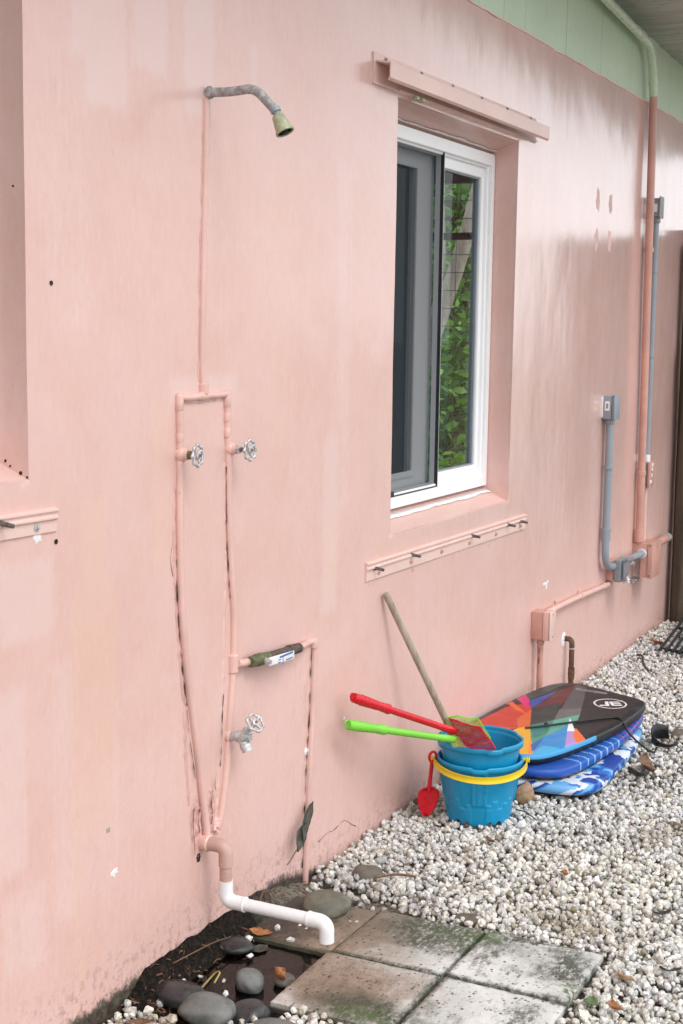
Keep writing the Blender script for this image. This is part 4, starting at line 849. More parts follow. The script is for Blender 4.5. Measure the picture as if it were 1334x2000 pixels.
# ------------------------------------------------------------------ fallen leaves and twigs
def leafmesh(L, W, curl, fold, seed, n=11, mcol=6):
    V = []; F = []
    for i in range(n):
        s = i/(n-1); w = W*(math.sin(math.pi*s**.85)**.8+.02)*(1+.12*mnoise.noise(Vector((s*5, seed, 0))))
        for j in range(mcol+1):
            t = -1+2*j/mcol; V.append(Vector((L*(s-.5), w*t, curl*(s-.5)**2*4+fold*abs(t)**1.4+.004*mnoise.noise(Vector((s*6, t*3, seed))))))
    F = [(i*(mcol+1)+j, (i+1)*(mcol+1)+j, (i+1)*(mcol+1)+j+1, i*(mcol+1)+j+1) for i in range(n-1) for j in range(mcol)]
    return V, F
def fallen(p, L, W, m, label, rot=0, rx=0, ry=0, curl=.01, fold=.006, seed=0, stem=.02, axes=None):
    V, F = leafmesh(L, W, curl, fold, seed); R = Matrix.Rotation(rot, 3, 'Z') @ Matrix.Rotation(ry, 3, 'Y') @ Matrix.Rotation(rx, 3, 'X')
    if axes: a_, b_ = Vector(axes[0]).normalized(), Vector(axes[1]); b_ = (b_-a_*b_.dot(a_)).normalized(); c_ = a_.cross(b_); R = Matrix((a_, b_, c_)).transposed()
    e = empty('fallen_leaf', p, label, 'leaf', 'fallen leaves')
    o = mesh('blade', [R @ v+Vector(p) for v in V], F, m, e, True); md = o.modifiers.new('thickness', 'SOLIDIFY'); md.thickness = .0008
    if stem: tube('stem', [R @ Vector((-L*.5, 0, curl))+Vector(p), R @ Vector((-L*.5-stem, .003, curl+.002))+Vector(p)], .001, m, e, 6)
fallen((4.285, -.352, .026), .085, .034, 'dry_tan', 'large tan dry leaf standing between the blue bucket and bodyboards', curl=.012, fold=.01, seed=1, axes=((.10, -.25, .9), (.45, -.9, -.15)))
fallen((4.83, -.605, .012), .10, .034, 'dry_brown', 'reddish-brown curled leaf just right of the lowest bodyboard', .5, .5, -.3, .02, .012, 2)
fallen((4.72, -.610, .010), .09, .034, 'dry_dark', 'dark grey-brown leaf overlapping the curled leaf by the bodyboards', -.7, -.2, .3, .016, .010, 3)
fallen((3.88, -.383, .010), .040, .013, 'dry_brown', 'small brown leaf on gravel in front of the blue bucket', .9, .4, 0, .006, .004, 4)
fallen((3.74, -.66, .010), .035, .012, 'dry_orange', 'tiny red-brown leaf in the middle of the gravel', .2, .2, .2, .005, .003, 5)
fallen((3.17, -.985, .008), .045, .016, 'dry_tan', 'tan curled leaf by the paver right corner, bottom right', 1.0, .6, 0, .01, .008, 6)
fallen((3.27, -1.075, .008), .05, .014, 'dry_dark', 'narrow black leaf on the gravel near the right edge', 1.9, .3, 0, .006, .004, 7)
fallen((3.02, -.955, .008), .050, .018, 'leaf_green', 'green fallen leaf beside the pavers at the bottom edge', .2, .1, .1, .004, .003, 8)
fallen((3.015, -1.01, .010), .038, .016, 'dry_orange', 'orange-brown leaf right of the green leaf, bottom edge', .7, .3, 0, .008, .006, 9)
fallen((3.02, -.085, -.008), .060, .017, 'dry_orange', 'orange leaf floating beneath the white drain pipe', -1.2, .1, .1, .004, .004, 10)
fallen((2.955, -.115, -.018), .055, .02, 'leaf_olive', 'yellow-green soaked leaf in the puddle under the pipe', -.6, .05, 0, .003, .002, 11)
fallen((4.10, -.05, .004), .05, .015, 'dry_brown', 'brown leaf on gravel between bucket and wall', .4, .2, 0, .008, .004, 12)
fallen((3.93, -.19, .006), .036, .011, 'dry_brown', 'narrow brown leaf on gravel left of the bucket', 1.2, .3, 0, .005, .003, 13)
fallen((3.60, -.975, .006), .05, .014, 'dry_dark', 'thin dark leaf on the gravel at far right, mid height', 2.3, .2, 0, .006, .004, 14)
fallen((2.80, -.255, .006), .045, .018, 'dry_orange', 'crumpled rust-brown leaf on the puddle edge by the paver', .4, .8, .3, .012, .012, 15)
fallen((2.47, -.09, -.004), .06, .016, 'dry_brown', 'brown leaf by the wall between dark stone and gravel', -.9, .1, 0, .006, .003, 16)
fallen((6.9, -.12, .0), .09, .03, 'dry_orange', 'orange-brown leaf on gravel at the dark fence foot', .8, .3, 0, .012, .008, 17)
hl = empty('caught_leaf', (3.35, -.03, .09), 'grey-green dead leaf caught behind the drop pipe low on the wall', 'leaf')
for a, b, w, sd in [((3.405, -.024, .215), (3.335, -.032, .125), .016, 3), ((3.365, -.026, .165), (3.300, -.034, .105), .020, 6)]:
    A, B = Vector(a), Vector(b); V, F = leafmesh((B-A).length, w, .006, .004, sd); ux = (B-A).normalized(); uy = Vector((.75, -.25, -.6)); uy = (uy-ux*uy.dot(ux)).normalized(); uz = ux.cross(uy)
    o = mesh('blade', [(A+B)/2+ux*v.x+uy*v.y+uz*v.z for v in V], F, 'leaf_olive', hl, True); o.modifiers.new('thickness', 'SOLIDIFY').thickness = .0008
tube('stem', [(3.305, -.034, .108), (3.275, -.030, .085), (3.262, -.03, .082)], .0018, 'dry_brown', hl, 6)
def twig(pts, r, m, label):
    o = tube('twig', smoothpath(pts, 5), r, m, None, 6); tag(o, label, 'twig', 'twigs on the ground')
twig([(3.46, -.20, .008), (3.50, -.25, .012), (3.52, -.30, .008)], .004, 'dry_brown', 'short brown twig beside the brown rounded stone')
twig([(6.55, -.12, .01), (6.45, -.17, .03), (6.35, -.20, .02), (6.25, -.25, .012)], .006, 'dry_dark', 'dark bent twig on the gravel near the black grate')
twig([(4.18, -.36, .012), (4.16, -.40, .016), (4.12, -.45, .010)], .002, 'dry_dark', 'thin dark stem right of the blue bucket base')
twig([(2.70, -.105, -.018), (2.735, -.125, .012), (2.722, -.145, .022), (2.69, -.15, .012)], .0022, m_dry('yellow_stem', (.32, .28, .06), (.45, .38, .12)), 'yellow stem sticking up between the stones by the puddle')
twig([(3.08, -.022, .0), (3.10, -.035, .035), (3.13, -.03, .05), (3.165, -.03, .028), (3.17, -.03, .0)], .0022, 'dry_brown', 'thin looped brown root against the wall above the drain pipe')
twig([(2.70, -.03, .03), (2.78, -.05, .035), (2.86, -.045, .022), (2.93, -.05, .01)], .0016, 'dry_brown', 'fine pale root lying along the wall foot behind the dark stone')
V = []; F = []; rr = random.Random(3)
for k in range(260):
    x, y = rr.uniform(2.5, 3.5), -abs(rr.gauss(0, .09))-.006
    if x > 3.0 and rr.random() < .45: continue
    z = soilz(x, y)+.004; L = rr.uniform(.006, .035); a = rr.uniform(0, 6.28); p = [Vector((x+L*t*math.cos(a+t*rr.uniform(-.8, .8)), y+L*t*math.sin(a), z+.008*math.sin(t*3)*rr.random())) for t in (0, .5, 1)]
    r = rr.uniform(.0005, .0018); b = len(V)
    for q in p: V += [q+Vector((0, 0, r)), q+Vector((-math.sin(a)*r, math.cos(a)*r, -r)), q+Vector((math.sin(a)*r, -math.cos(a)*r, -r))]
    for i in (0, 3): F += [(b+i+j, b+i+(j+1) % 3, b+i+3+(j+1) % 3, b+i+3+j) for j in range(3)]
tag(mesh('plant_debris', V, F, 'dry_brown'), 'brown root and leaf litter scattered over the damp hollow', 'litter', kind='stuff')
for k, (x, y) in enumerate([(2.90, -.125), (2.815, -.17), (3.475, -.055)]):
    v, f = ico(2); w = rockproto(2, 1)[0][0]*.014+np.array([x, y, -.012]); o = mesh('loose_chip', w, f.tolist(), 'stone_grey', None, True); o.data.materials.clear(); o.data.materials.append(MAT['white_rough'])
    tag(o, ['single white stone chip lying in the puddle', 'small cream stone chip beside the upright grey stone', 'bluish-white round chip at the foot of the drop pipe'][k], 'stone')

# ------------------------------------------------------------------ buckets
BX, BY = 4.112, -.258; TH0 = math.atan2(-1.805-BY, -BX)      # rib panel faces the camera side
def bucket(name, z0, ztop, label, panel=True):
    e = empty(name, (BX, BY, z0), label, 'bucket', 'nested blue buckets'); n = 240; rows = 66
    def rad(t): return .096+.0335*t
    V = []; F = []
    for j in range(rows):
        t = j/(rows-1)
        for i in range(n):
            a = 2*math.pi*i/n; da = (a-TH0+math.pi) % (2*math.pi)-math.pi; r = rad(t); z = z0+(ztop-z0)*t
            sec = (a-TH0) % (2*math.pi/4); sec = min(sec, 2*math.pi/4-sec); s6 = (a-TH0) % (2*math.pi/6); s6 = min(s6, 2*math.pi/6-s6)
            if t < .10:
                ar = max(0, 1-(abs(s6-.36)/.16)**2); z = max(z, z0+.016*ar)
            if panel and abs(sec) < .19 and .36 < t < .93:                                      # ribbed panel
                r += .0032; r += .002*(abs(math.sin(sec*16.5+1.57)) > .62)
            st = .30+.07*math.floor((da*5.2) % 3)                                        # stepped stonework relief
            if panel and t < st and t < .62 and abs(sec) > .21: r += .0030
            if t < .30: r += .0012*math.sin(sec*5)
            if t > .94: r += .002
            V.append((BX+r*math.cos(a), BY+r*math.sin(a), z))
    for j in range(rows-1):
        for i in range(n):
            i2 = (i+1) % n; F.append((j*n+i, j*n+i2, (j+1)*n+i2, (j+1)*n+i))
    o = mesh('body', V, F, 'blue', e, True); md = o.modifiers.new('thickness', 'SOLIDIFY'); md.thickness = .0022; md.offset = -1
    # rim: rolled lip with a notch over each panel
    V = []; F = []; pr = [(.1290, -.004), (.1330, -.012), (.1350, -.012), (.1365, -.004), (.1372, .003), (.1350, .0065), (.1310, .0065), (.1285, .002)]
    for i in range(n):
        a = 2*math.pi*i/n; sec = (a-TH0-(0 if panel else .35)) % (2*math.pi/4); sec = min(sec, 2*math.pi/4-sec); dip = .0050*(1/(1+math.exp((sec-.17)*90)))
        for r, dz in pr: V.append((BX+(r+.25*dip)*math.cos(a), BY+(r+.25*dip)*math.sin(a), ztop+dz-dip))
    L = len(pr)
    for i in range(n):
        for k in range(L): i2, k2 = (i+1) % n, (k+1) % L; F.append((i*L+k, i2*L+k, i2*L+k2, i*L+k2))
    mesh('rim', V, F, 'blue', e, True)
    lathe('base_disc', [(z0+.018, .0001), (z0+.018, .0955)], (BX, BY, 0), (0, 0, 1), 'blue', e, 40, False)
    return e
b1 = bucket('beach_bucket', -.008, .186, 'lower blue beach bucket with yellow handle standing on gravel')
b2 = bucket('beach_bucket', .062, .248, 'upper blue beach bucket nested in the other, holding the nets', False)
# yellow handle folded down in front
rd = Vector((.4483, -.8937, 0)).normalized(); fd = Vector((-rd.y, rd.x, 0)); fd = -fd if fd.dot(Vector((-BX, -1.8, 0))) < 0 else fd
V = []; F = []; n = 60
for i in range(n):
    a = math.pi*i/(n-1); d = -rd*math.cos(a)*.1475+fd*math.sin(a)*.152; s = math.sin(a); z = .181-.022*s
    nrm = d.normalized(); hw = .0105*(1 if .05 < i/(n-1) < .95 else .8)
    for dr_, dz in [(-.0015, -hw), (.0022, -hw), (.0022, -hw+.002), (.0012, -hw+.0035), (.0012, hw-.0035), (.0022, hw-.002), (.0022, hw), (-.0015, hw)]:
        V.append(Vector((BX, BY, z))+d+nrm*dr_+Vector((0, 0, dz)))
for i in range(n-1):
    for k in range(8): F.append((i*8+k, (i+1)*8+k, (i+1)*8+(k+1) % 8, i*8+(k+1) % 8))
F += [tuple(range(8))[::-1], tuple(range((n-1)*8, n*8))]
autosmooth(mesh('handle', V, F, 'yellow', b1), 35)
for s in (-1, 1): lathe('handle_pivot', [(-.016, .006), (.004, .006), (.006, .009), (.009, .009), (.010, .004)], Vector((BX, BY, .181))+rd*s*.1475, rd*s, 'yellow', b1, 14)

# red toy spade hanging on the handle
sp = empty('toy_spade', (4.05, -.10, .0), 'small red toy spade hanging from the yellow bucket handle', 'spade')
o0 = Vector((BX, BY, .183))-rd*.151+fd*.006; lean = Vector((-.03*.448, .03*.894, 0))
def loc2(u, v, d=0): return o0+rd*(u-.20*v*-1*.9*.6)+Vector((0, 0, v))+fd*d
tube('shaft', [loc2(0, -.008), loc2(.001, -.05), loc2(.002, -.105)], [.0065, .006, .0075], 'red', sp, 10, flat=1)
tube('loop', [loc2(.011*math.cos(t), .006+.016*math.sin(t)) for t in [2*math.pi*k/20-1.57 for k in range(21)]], .0045, 'red', sp, 8)
V = []; F = []; n = 15; mc = 9
for i in range(n):
    s = i/(n-1); w = .031*(min(1, (s*6)**.5) if s < .25 else (1-((s-.25)/.75)**2.2)**.75)+.0015
    for j in range(mc):
        t = -1+2*j/(mc-1); V.append(loc2(.003+w*t, -.092-.096*s, .010*(t*t)-.004))
F = [(i*mc+j, (i+1)*mc+j, (i+1)*mc+j+1, i*mc+j+1) for i in range(n-1) for j in range(mc-1)]
o = mesh('blade', V, F, 'red', sp, True); o.modifiers.new('thickness', 'SOLIDIFY').thickness = .003

# wooden handled spade leaning on the wall
ws = empty('long_handled_spade', (4.07, -.22, .07), 'weathered wooden stick with orange ferrule leaning from bucket to wall', 'spade')
A, B = Vector((3.905, -.013, .725)), Vector((4.090, -.168, .262)); D = (B-A).normalized()
lathe('wooden_handle', [(0, .008), (.002, .0105), (.02, .0108), ((B-A).length, .0112)], A, D, 'stick', ws, 16)
lathe('ferrule', [(-.004, .0145), (.05, .015), (.07, .022), (.16, .024), (.17, .01)], B, D, 'orange', ws, 18)
# two beach nets
def net(name, A, B, mh, mn, label, corners, sag, seed):
    e = empty(name, ((A[0]+B[0])/2, (A[1]+B[1])/2, .3), label, 'net', 'toy fishing nets in the bucket'); A, B = Vector(A), Vector(B); L = (B-A).length; D = (B-A)/L
    prof = [(0, .0115), (.003, .0130), (.03, .0136)]+[(.03+.01*k+dd, .0136-.0003*k+(0 if dd == 0 else (.0012 if dd < .007 else 0))) for k in range(8) for dd in (0, .004, .008)]
    prof = sorted(prof)+[(.30*L, .0132), (.305*L, .0138), (.32*L, .0138), (.325*L, .0112), (.85*L, .0108), (.86*L, .0120), (.985*L, .0118), (L, .0095)]
    h = lathe('handle', [(a, b*(1.14 if a < .325*L else .98)) for a, b in sorted(prof)], A, D, mh, e, 18)
    lathe('handle_bore', [(.0005, .0001), (.0004, .0088)], A-D*.001, D, mh, h, 16, False)
    up = Vector((0, 0, 1)); c = A+Vector((0, 0, .002)); tube('hang_ring', [c-D*.002+(D*-.010*math.sin(t)+up*.010*math.cos(t)) for t in [math.pi*k/10 for k in range(11)]], .0022, mh, e, 7)
    # net bag: bilinear sheet over corners with sag, built of threads
    C = [Vector(q) for q in corners]; n = 21
    def P(u, v, lay):
        p = (C[0]*(1-u)+C[1]*u)*(1-v)+(C[3]*(1-u)+C[2]*u)*v; s = 4*u*(1-u)*4*v*(1-v)
        return p+Vector((0, 0, (sag if lay == 0 else -.6*sag)*s/1.5+.008*mnoise.noise(p*28+Vector((seed, lay*5, 0)))))+Vector((.006*mnoise.noise(p*22+Vector((0, seed, 2))), .006*mnoise.noise(p*22+Vector((seed, 3, 0))), -.006*lay))
    for lay in (0, 1):
        V = [P(i/(n-1), j/(n-1), lay) for j in range(n) for i in range(n)]; F = []
        for j in range(n-1):
            for i in range(n-1): q = (j*n+i, j*n+i+1, (j+1)*n+i+1, (j+1)*n+i); F += ([(q[0], q[1], q[2]), (q[0], q[2], q[3])] if (i+j) % 2 else [(q[0], q[1], q[3]), (q[1], q[2], q[3])])
        o = mesh('net_bag', V, F, mn, e); md = o.modifiers.new('threads', 'WIREFRAME'); md.thickness = .0013; md.use_even_offset = False
    tube('net_hem', [P(t, 0, 0) for t in np.linspace(0, 1, 12)]+[P(1, t, 0) for t in np.linspace(.1, 1, 8)], .0022, mh, e, 7)
net('toy_net', (3.600, -.057, .473), (4.029, -.213, .283), 'red', 'red_net', 'red toy net whose handle sticks out of the bucket', [(4.052, -.172, .318), (4.035, -.285, .303), (3.995, -.352, .262), (3.965, -.262, .263)], .016, 1)
net('toy_net', (3.562, -.060, .402), (3.998, -.216, .268), 'lime', 'lime_net', 'lime green toy net with yellow mesh under the red one', [(4.068, -.156, .318), (4.100, -.250, .314), (4.040, -.318, .272), (3.957, -.225, .258)], .012, 7)

# ------------------------------------------------------------------ bodyboards
def pip(pts, poly):
    x, y = pts[..., 0], pts[..., 1]; ins = np.zeros(x.shape, bool); n = len(poly)
    for i in range(n):
        (x1, y1), (x2, y2) = poly[i], poly[(i+1) % n]
        c = ((y1 > y) != (y2 > y)) & (x < (x2-x1)*(y-y1)/((y2-y1) if abs(y2-y1) > 1e-9 else 1e-9)+x1); ins ^= c
    return ins
def board(name, label, O, rot, z, tk, outline, paint, side, dens=12, K=40, tilt=(0, 0)):
    """outline: closed (s,t) loop; the deck is a fine sheet coloured by paint(s,t), the rails by side(k,h)"""
    out = np.array([p[:2] for p in smoothpath([(a, b, 0) for a, b in outline+outline[:1]], dens)])[:-1]
    out = out[np.r_[True, np.linalg.norm(np.diff(out, axis=0), axis=1) > 1e-5]]
    e = empty(name, (O[0], O[1], z), label, 'bodyboard', 'stacked bodyboards')
    c, s_ = math.cos(rot), math.sin(rot)
    def W(s, t, h):
        return (O[0]+s*c-t*s_, O[1]+s*s_+t*c, z+h+tilt[0]*s+tilt[1]*t+.010*(s/.5)**2)
    M_ = len(out); cen = out.mean(0)
    rs = np.r_[np.linspace(0, 1, K)]
    V = []; colr = []
    ringn = len(rs)
    for r in rs:
        for p in out:
            q = cen+(p-cen)*r*.985; edge = max(0, (r-.9)/.1); V.append(W(q[0], q[1], tk-.004*edge**2))
    F = []; fc = []
    for a in range(ringn-1):
        for k in range(M_):
            k2 = (k+1) % M_; F.append((a*M_+k, a*M_+k2, (a+1)*M_+k2, (a+1)*M_+k)); r = (rs[a]+rs[a+1])/2
            fc.append(cen+((out[k]+out[k2])/2-cen)*r*.985)
    fc = np.array(fc); cols = paint(fc)
    b0 = len(V); prof = [(1.0, .90), (1.007, .82), (1.011, .72), (1.0125, .64), (1.0125, .56), (1.012, .48), (1.008, .39), (1.001, .30), (.992, .22), (.985, .16), (.975, .08), (.965, .02)]
    base = (ringn-1)*M_; prev = base; sidecols = []
    arc = np.r_[0, np.cumsum(np.linalg.norm(np.diff(out, axis=0), axis=1))]
    for pi, (rr, hh) in enumerate(prof):
        st = len(V)
        for p in out: q = cen+(p-cen)*rr; V.append(W(q[0], q[1], tk*hh))
        for k in range(M_):
            k2 = (k+1) % M_; F.append((prev+k, prev+k2, st+k2, st+k)); sidecols.append(side(arc[k], pi, out[k]))
        prev = st
    F.append(tuple(prev+k for k in range(M_))[::-1]); sidecols.append((.01, .01, .012))
    allc = np.vstack([cols, np.array(sidecols)])
    me = bpy.data.meshes.new('deck'); me.from_pydata(V, [], F); me.update()
    ca = me.color_attributes.new('tint', 'FLOAT_COLOR', 'CORNER'); lt = np.zeros(len(me.polygons), np.int32); me.polygons.foreach_get('loop_total', lt)
    ca.data.foreach_set('color', np.repeat(np.c_[allc, np.ones(len(allc))], lt, 0).astype(np.float32).reshape(-1))
    o = link('deck', me, 'board', e, True); return e, W
t = NT('printed_bodyboard_skin'); n1 = t.noise(220, 2); n2 = t.noise(12, 4, .6)
cc = t.mix(t.math('MULTIPLY', t.ramp(n2, .5, .75), .05), t.attr('tint'), (.3, .29, .27))
t.pbr(cc, t.ramp(n2, .3, .7, .34, .52), normal=t.bump(n1, .25, .0006)); MAT['board'] = t.m
BKc = (.012, .013, .015)
POLY = [((.030, .055, .05), [(.20, .24), (.30, .26), (.44, .25), (.50, .15), (.468, .174), (.166, .181)]),
        ((.11, .02, .022), [(.052, .114), (.346, .148), (.458, .132), (.30, .07), (.15, .05)]), ((.018, .035, .032), [(.052, .114), (.20, .07), (-.02, -.02), (-.137, .014)]),
        ((.075, .077, .08), [(-.02, -.02), (.465, .135), (.449, .081), (.1, -.064)]), ((.12, .125, .125), [(-.02, -.02), (.12, .03), (.18, -.03), (.1, -.064)]),
        ((.50, .032, .014), [(-.60, .30), (-.181, .216), (.006, .208), (.133, .164), (.05, .11), (-.168, -.001), (-.201, .027), (-.45, .1)]),
        ((.62, .11, .02), [(-.10, .09), (.05, .11), (-.168, -.001), (-.201, .027)]), ((.60, .07, .015), [(-.45, .1), (-.201, .027), (-.25, .12)]),
        ((.015, .016, .018), [(-.62, .30), (.01, .27), (.07, .215), (.006, .200), (-.20, .188), (-.42, .13), (-.56, .10)]), ((.68, .12, .02), [(.075, .25), (.117, .234), (-.021, .088), (.013, .155), (.06, .212)]), ((.014, .014, .016), [(.128, .25), (.18, .24), (.095, .165), (.09, .191)]),
        ((.62, .012, .15), [(.185, .26), (.235, .24), (.162, .178), (.042, .119)]), ((.025, .07, .30), [(.162, .178), (.342, .153), (.058, .117)]),
        ((.05, .29, .19), [(-.143, .012), (.1, -.064), (-.011, -.102), (-.248, -.106), (-.368, -.112)]), ((.095, .36, .27), [(-.024, -.022), (.1, -.064), (.001, -.1), (-.246, -.102)]), ((.03, .20, .17), [(-.143, .012), (-.024, -.022), (-.2, -.085), (-.29, -.08)]),
        ((.74, .38, .02), [(-.65, .02), (-.201, .027), (-.162, .002), (-.459, -.165), (-.56, -.2)]), ((.9, .26, .02), [(-.264, -.053), (-.459, -.175), (-.49, -.165)]), ((.92, .33, .02), [(-.6, .05), (-.32, .03), (-.42, -.06), (-.6, -.08)]),
        ((.02, .25, .60), [(-.47, -.20), (-.459, -.165), (-.251, -.101), (-.057, -.096), (-.365, -.25)]), ((.05, .40, .70), [(-.459, -.165), (-.35, -.15), (-.33, -.26), (-.48, -.22)]), ((.015, .12, .42), [(-.368, -.112), (-.251, -.101), (-.451, -.16)]),
        ((.86, .86, .88), [(.036, -.055), (-.111, -.150), (-.130, -.127)]), ((.42, .28, .62), [(-.128, -.127), (-.111, -.150), (-.29, -.26), (-.375, -.24)]), ((.88, .16, .04), [(-.07, -.131), (-.166, -.212), (-.221, -.26), (-.30, -.26), (-.17, -.17)])]
LC = np.array([.300, -.090])
def paint_top(p):
    c = np.tile(np.array(BKc), (len(p), 1))
    for col, poly in POLY: c[pip(p, poly)] = col
    c[pip(p, [(.424, .114), (.432, -.018), (.408, -.024), (.398, .107)])] = (.20, .20, .20); c[pip(p, [(.418, .09), (.421, .03), (.415, .03), (.412, .09)])] = (.03, .03, .03)
    # oval emblem: ring with two letter strokes, read from the tail end
    d = p-LC; ux = np.array([.62, -.785]); uy = np.array([.785, .62]); a = d@ux; b = d@uy
    rr = np.hypot(a/.062, b/.066); c[(rr < 1)] = (.75, .75, .75); c[(rr < .90)] = BKc
    def bar(x0, y0, x1, y1, w):
        v = np.array([x1-x0, y1-y0]); L = np.hypot(*v); v /= L; q = np.c_[a-x0, b-y0]; tt = q@v; nn = np.abs(q@np.array([-v[1], v[0]])); c[(tt > 0) & (tt < L) & (nn < w) & (rr < .86)] = (.78, .78, .78)
    bar(.040, -.022, .006, -.022, .007); bar(.040, .020, .006, .020, .006); bar(.006, -.028, .006, .026, .006); bar(.040, -.002, .008, .0, .005)
    bar(-.008, .03, -.016, -.03, .0065); bar(-.014, -.024, -.044, -.020, .0065)
    return c
OUT1 = [(-.505, 0.0), (-.495, .10), (-.44, .165), (-.30, .200), (-.142, .216), (.133, .238), (.34, .234), (.440, .215), (.487, .165), (.488, .10), (.459, -.034), (.434, -.14), (.385, -.192), (.25, -.216), (.039, -.230), (-.226, -.222), (-.388, -.206), (-.465, -.175), (-.505, -.10)]
ROT = -math.atan2(.16, .987)
d_top, Wt = board('bodyboard', 'topmost bodyboard, black with bright geometric colours and oval emblem', (4.86, -.25), ROT, .092, .042, OUT1, paint_top,
    lambda s, k, p: BKc if (k > 4 or p[0] > -.10) else ((.05, .33, .62) if p[0] > -.5 else (.5, .25, .03)), 32, 170)
def side2(s, k, p):
    if k > 7: return (.01, .012, .016)
    if p[0] > .02:
        if (p[0]*100) % 5.2 < .75: return (.45, .03, .05)
        return (.018, .085, .40)
    if p[0] > -.36 and (p[0]*100) % 5.6 < .9: return (.18, .48, .72)
    return (.015, .085, .42)
def paint2(p):
    c = np.tile(np.array((.018, .09, .42)), (len(p), 1)); m = p[:, 0] > .02; c[m & ((p[:, 0]*100) % 5.2 < .75)] = (.45, .03, .05); c[~m & ((p[:, 0]*100) % 5.6 < .9) & (p[:, 0] > -.36)] = (.18, .48, .72); return c
OUT2 = [(a*1.0, b*1.0) for a, b in OUT1]
board('bodyboard', 'middle bodyboard of the stack, blue with pale and red stripes', (4.865, -.272), -.06, .046, .044, OUT2, paint2, side2, 40)
def palms(p):
    c = np.tile(np.array((.012, .055, .32)), (len(p), 1))
    for i, q in enumerate(p):
        v = Vector((q[0]*11, q[1]*11, 2.0)); n = mnoise.noise(v)+.6*mnoise.noise(v*2.3); m = mnoise.noise(v*1.3+Vector((7, 3, 1)))+.5*mnoise.noise(v*4)
        if n > -.08: c[i] = (.02, .16, .58)
        if n > .10: c[i] = (.16, .42, .75)
        if m > .10: c[i] = (.72, .78, .84)
    return c
def side3(s, k, p): return (.008, .008, .01) if k > 8 else tuple(palms(np.array([[p[0], p[1]-.007*k]]))[0])
OUT3 = [(-.52, .02), (-.50, .12), (-.42, .18), (-.2, .22), (.1, .235), (.34, .228), (.45, .20), (.49, .13), (.485, -.05), (.465, -.13), (.40, -.19), (.22, -.225), (0, -.235), (-.25, -.232), (-.40, -.225), (-.475, -.195), (-.515, -.12)]
board('bodyboard', 'lowest bodyboard, blue with white palm splashes, lying on gravel', (4.875, -.300), .05, -.002, .046, OUT3, palms, side3, 64, 80)
# leash of the top board
zt = .092+.042+.006
cordp = [Wt(-.20, .0, .046), Wt(-.136, -.041, .047), Wt(-.007, -.107, .047), Wt(.119, -.178, .046), Wt(.125, -.215, .042), Wt(.10, -.262, .005), (4.965, -.560, .045), (5.03, -.585, .008), (5.10, -.580, .006)]
tube('leash_cord', smoothpath(cordp, 7), .0038, 'cord', d_top, 8)
lathe('leash_plug', [(0, .008), (.006, .008), (.012, .004)], Wt(-.11, -.035, .042), (0, 0, 1), 'cord', d_top, 10)
V = []; F = []; n = 22
for i in range(n):
    a = 2*math.pi*i/n*.86; d = Vector((math.cos(a)*.065, math.sin(a)*.048, 0))
    for h in (0, .062): V.append(Vector((5.185, -.590, .004))+d+Vector((-.02*h/.062, 0, h*(.6+.4*math.sin(a+.6)))))
F = [(2*i, 2*i+2, 2*i+3, 2*i+1) for i in range(n-1)]
o = mesh('leash_cuff', V, F, 'cord', d_top, True); o.modifiers.new('thickness', 'SOLIDIFY').thickness = .004

# ------------------------------------------------------------------ fence at the end of the yard, grate, pole
fe = empty('wooden_fence', (7.72, -.5, 0), 'dark weathered plank fence closing the yard at the right edge', 'fence')
y = .0; k = 0
for k in range(6):
    w = .128+random.uniform(-.01, .012); X = 7.66+random.uniform(-.008, .012); top = 2.05+random.uniform(-.02, .02)
    V = []; F = []; nz = 24
    for i in range(nz):
        z = -.15+(top+.15)*i/(nz-1); dx = .008*mnoise.noise(Vector((z*1.4, k*3., 0))); dy = .010*mnoise.noise(Vector((z*1.1, k*5., 2)))
        for a, b in [(X, y), (X-.0, y-w+.006), (X+.028, y-w+.006), (X+.028, y)]: V.append((a+dx, b+dy*.6, z))
    for i in range(nz-1):
        for q in range(4): F.append((i*4+q, i*4+(q+1) % 4, (i+1)*4+(q+1) % 4, (i+1)*4+q))
    F += [(0, 1, 2, 3), tuple((nz-1)*4+q for q in (3, 2, 1, 0))]; o = mesh('plank', V, F, 'fence', fe); o.modifiers.new('edge', 'BEVEL').width = .004; y -= w
tube('post', [(7.58, -.075, -.15), (7.585, -.078, .7), (7.575, -.080, 1.4), (7.58, -.078, 2.0)], [.052, .050, .046, .045], 'fence', fe, 14)
for z in (.35, 1.75): box('rail', 7.70, 7.74, y, .0, z, z+.09, 'fence', fe, .004)
pl = tube('pole', smoothpath([(7.33, -.36, -.03), (7.41, -.25, .5), (7.48, -.14, 1.1), (7.52, -.068, 1.46)], 5), .017, 'pole', None, 10); tag(pl, 'thin pale brown pole leaning against the dark fence', 'pole')
# black slatted grate lying against the fence foot
gr = empty('slatted_grate', (6.9, -.4, 0), 'black plastic slatted grate lying on gravel at the right edge', 'grate')
ga, gb_, gc_ = Vector((6.70, -.19, .014)), Vector((6.50, -.86, .014)), Vector((.86, .03, .07))
for k in range(21):
    p = ga.lerp(gb_, k/20); dirn = gc_.normalized(); q = p+gc_
    tube('slat', [p, q], .0072, 'black_plastic', gr, 4)
for s in (.06, .5, .94): tube('cross_bar', [ga+gc_*s+Vector((.01, 0, -.012)), gb_+gc_*s+Vector((.01, 0, -.012))], .008, 'black_plastic', gr, 6)

